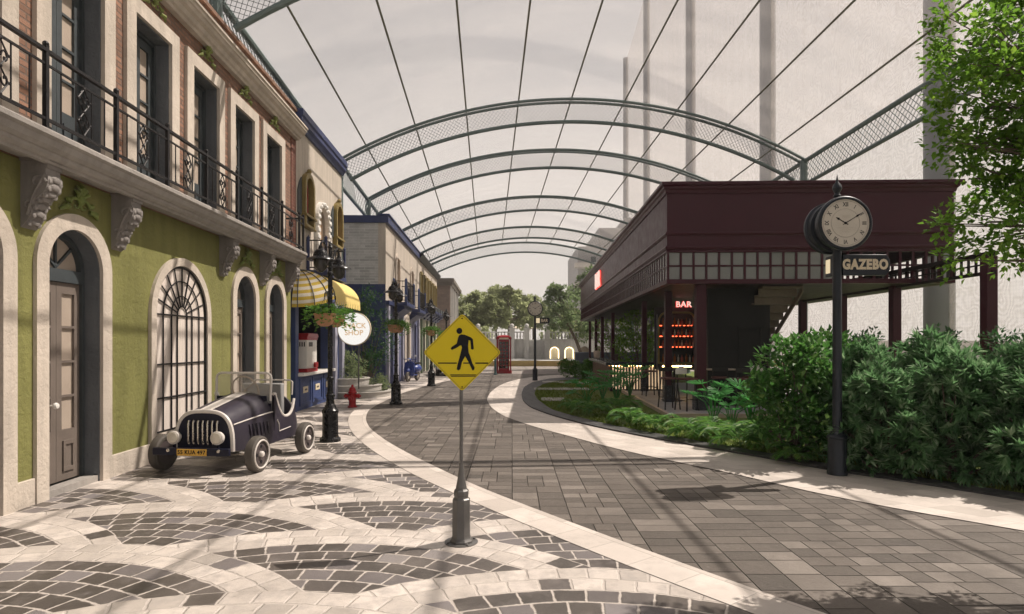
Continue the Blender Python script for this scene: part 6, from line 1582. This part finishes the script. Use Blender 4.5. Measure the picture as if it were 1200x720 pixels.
tr = thing('overhanging_tree', 'bright small leaved tree hanging into the upper right corner above the hedge', 'tree', (9.4, 5.2, 0))
fo.build('crown', M['lf_tree'], tr, smooth=False, fix=False); wo_.build('trunk', M['bark'], tr)
# --- far trees
def far_tree(rnd, H, W, mat, lb, loc, n=60, per=110, lean=(0, 0), L=(.22, .40)):
    r = thing('far_tree', lb, 'tree', (0, 0, 0), 'W', 'trees beyond the terrace', rotz=1e-9); r.location = loc
    wood = MB(); top = Vector((lean[0], lean[1], H*.75))
    wood.tube([(0, 0, 0), top*.35 + Vector((.1, 0, 0)), top*.7, top], [H*.028, H*.022, H*.015, H*.006], 9)
    cl = []
    for k in range(n):
        f = rnd.random() ** .8; a = rnd.uniform(0, 2*PI); q = math.sqrt(rnd.random()) * W * (math.sin(PI*(.16 + .80*f)) ** .7)
        c = Vector((lean[0]*(.4 + .6*f) + q*math.cos(a), lean[1]*(.4 + .6*f) + q*math.sin(a), H*(.30 + .68*f))); cl.append((c, rnd.uniform(.45, .95) * H / 9))
        if k % 3 == 0: wood.tube([top * (.35 + .6*f), c], [H*.008, H*.003], 5, cap=False)
    leafy(rnd, cl, per, L[0], L[1], .75, .2, .5).build('crown', mat, r, smooth=False, fix=False); wood.build('trunk', M['bark'], r)
    return r
rr_ = random.Random(31)
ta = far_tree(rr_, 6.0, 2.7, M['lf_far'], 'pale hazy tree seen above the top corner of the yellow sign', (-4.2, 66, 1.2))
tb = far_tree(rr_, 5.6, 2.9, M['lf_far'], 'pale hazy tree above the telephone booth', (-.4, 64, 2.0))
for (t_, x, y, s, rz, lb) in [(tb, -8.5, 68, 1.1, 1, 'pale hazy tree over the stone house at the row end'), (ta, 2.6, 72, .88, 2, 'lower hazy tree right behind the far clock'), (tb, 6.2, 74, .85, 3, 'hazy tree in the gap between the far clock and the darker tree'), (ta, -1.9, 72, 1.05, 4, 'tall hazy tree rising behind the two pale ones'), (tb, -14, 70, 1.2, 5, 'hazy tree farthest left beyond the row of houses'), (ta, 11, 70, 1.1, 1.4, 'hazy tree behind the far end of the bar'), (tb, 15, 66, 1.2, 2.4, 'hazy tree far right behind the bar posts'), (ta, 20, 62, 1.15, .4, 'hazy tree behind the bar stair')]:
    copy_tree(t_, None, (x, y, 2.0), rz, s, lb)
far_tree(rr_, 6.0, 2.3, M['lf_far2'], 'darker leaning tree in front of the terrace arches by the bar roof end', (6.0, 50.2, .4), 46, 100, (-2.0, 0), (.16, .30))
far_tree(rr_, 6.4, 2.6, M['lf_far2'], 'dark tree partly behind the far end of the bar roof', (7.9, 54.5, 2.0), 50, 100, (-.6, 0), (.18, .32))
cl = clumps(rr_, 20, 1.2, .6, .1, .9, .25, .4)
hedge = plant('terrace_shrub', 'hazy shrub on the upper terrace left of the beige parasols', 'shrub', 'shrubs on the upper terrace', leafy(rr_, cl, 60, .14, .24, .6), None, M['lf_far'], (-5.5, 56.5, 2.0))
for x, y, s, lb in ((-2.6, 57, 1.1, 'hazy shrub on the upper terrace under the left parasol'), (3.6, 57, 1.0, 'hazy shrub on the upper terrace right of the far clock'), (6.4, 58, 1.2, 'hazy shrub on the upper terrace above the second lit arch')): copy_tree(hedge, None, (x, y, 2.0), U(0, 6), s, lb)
for o in list(COL.objects):
    if '_b' in o: del o['_b']
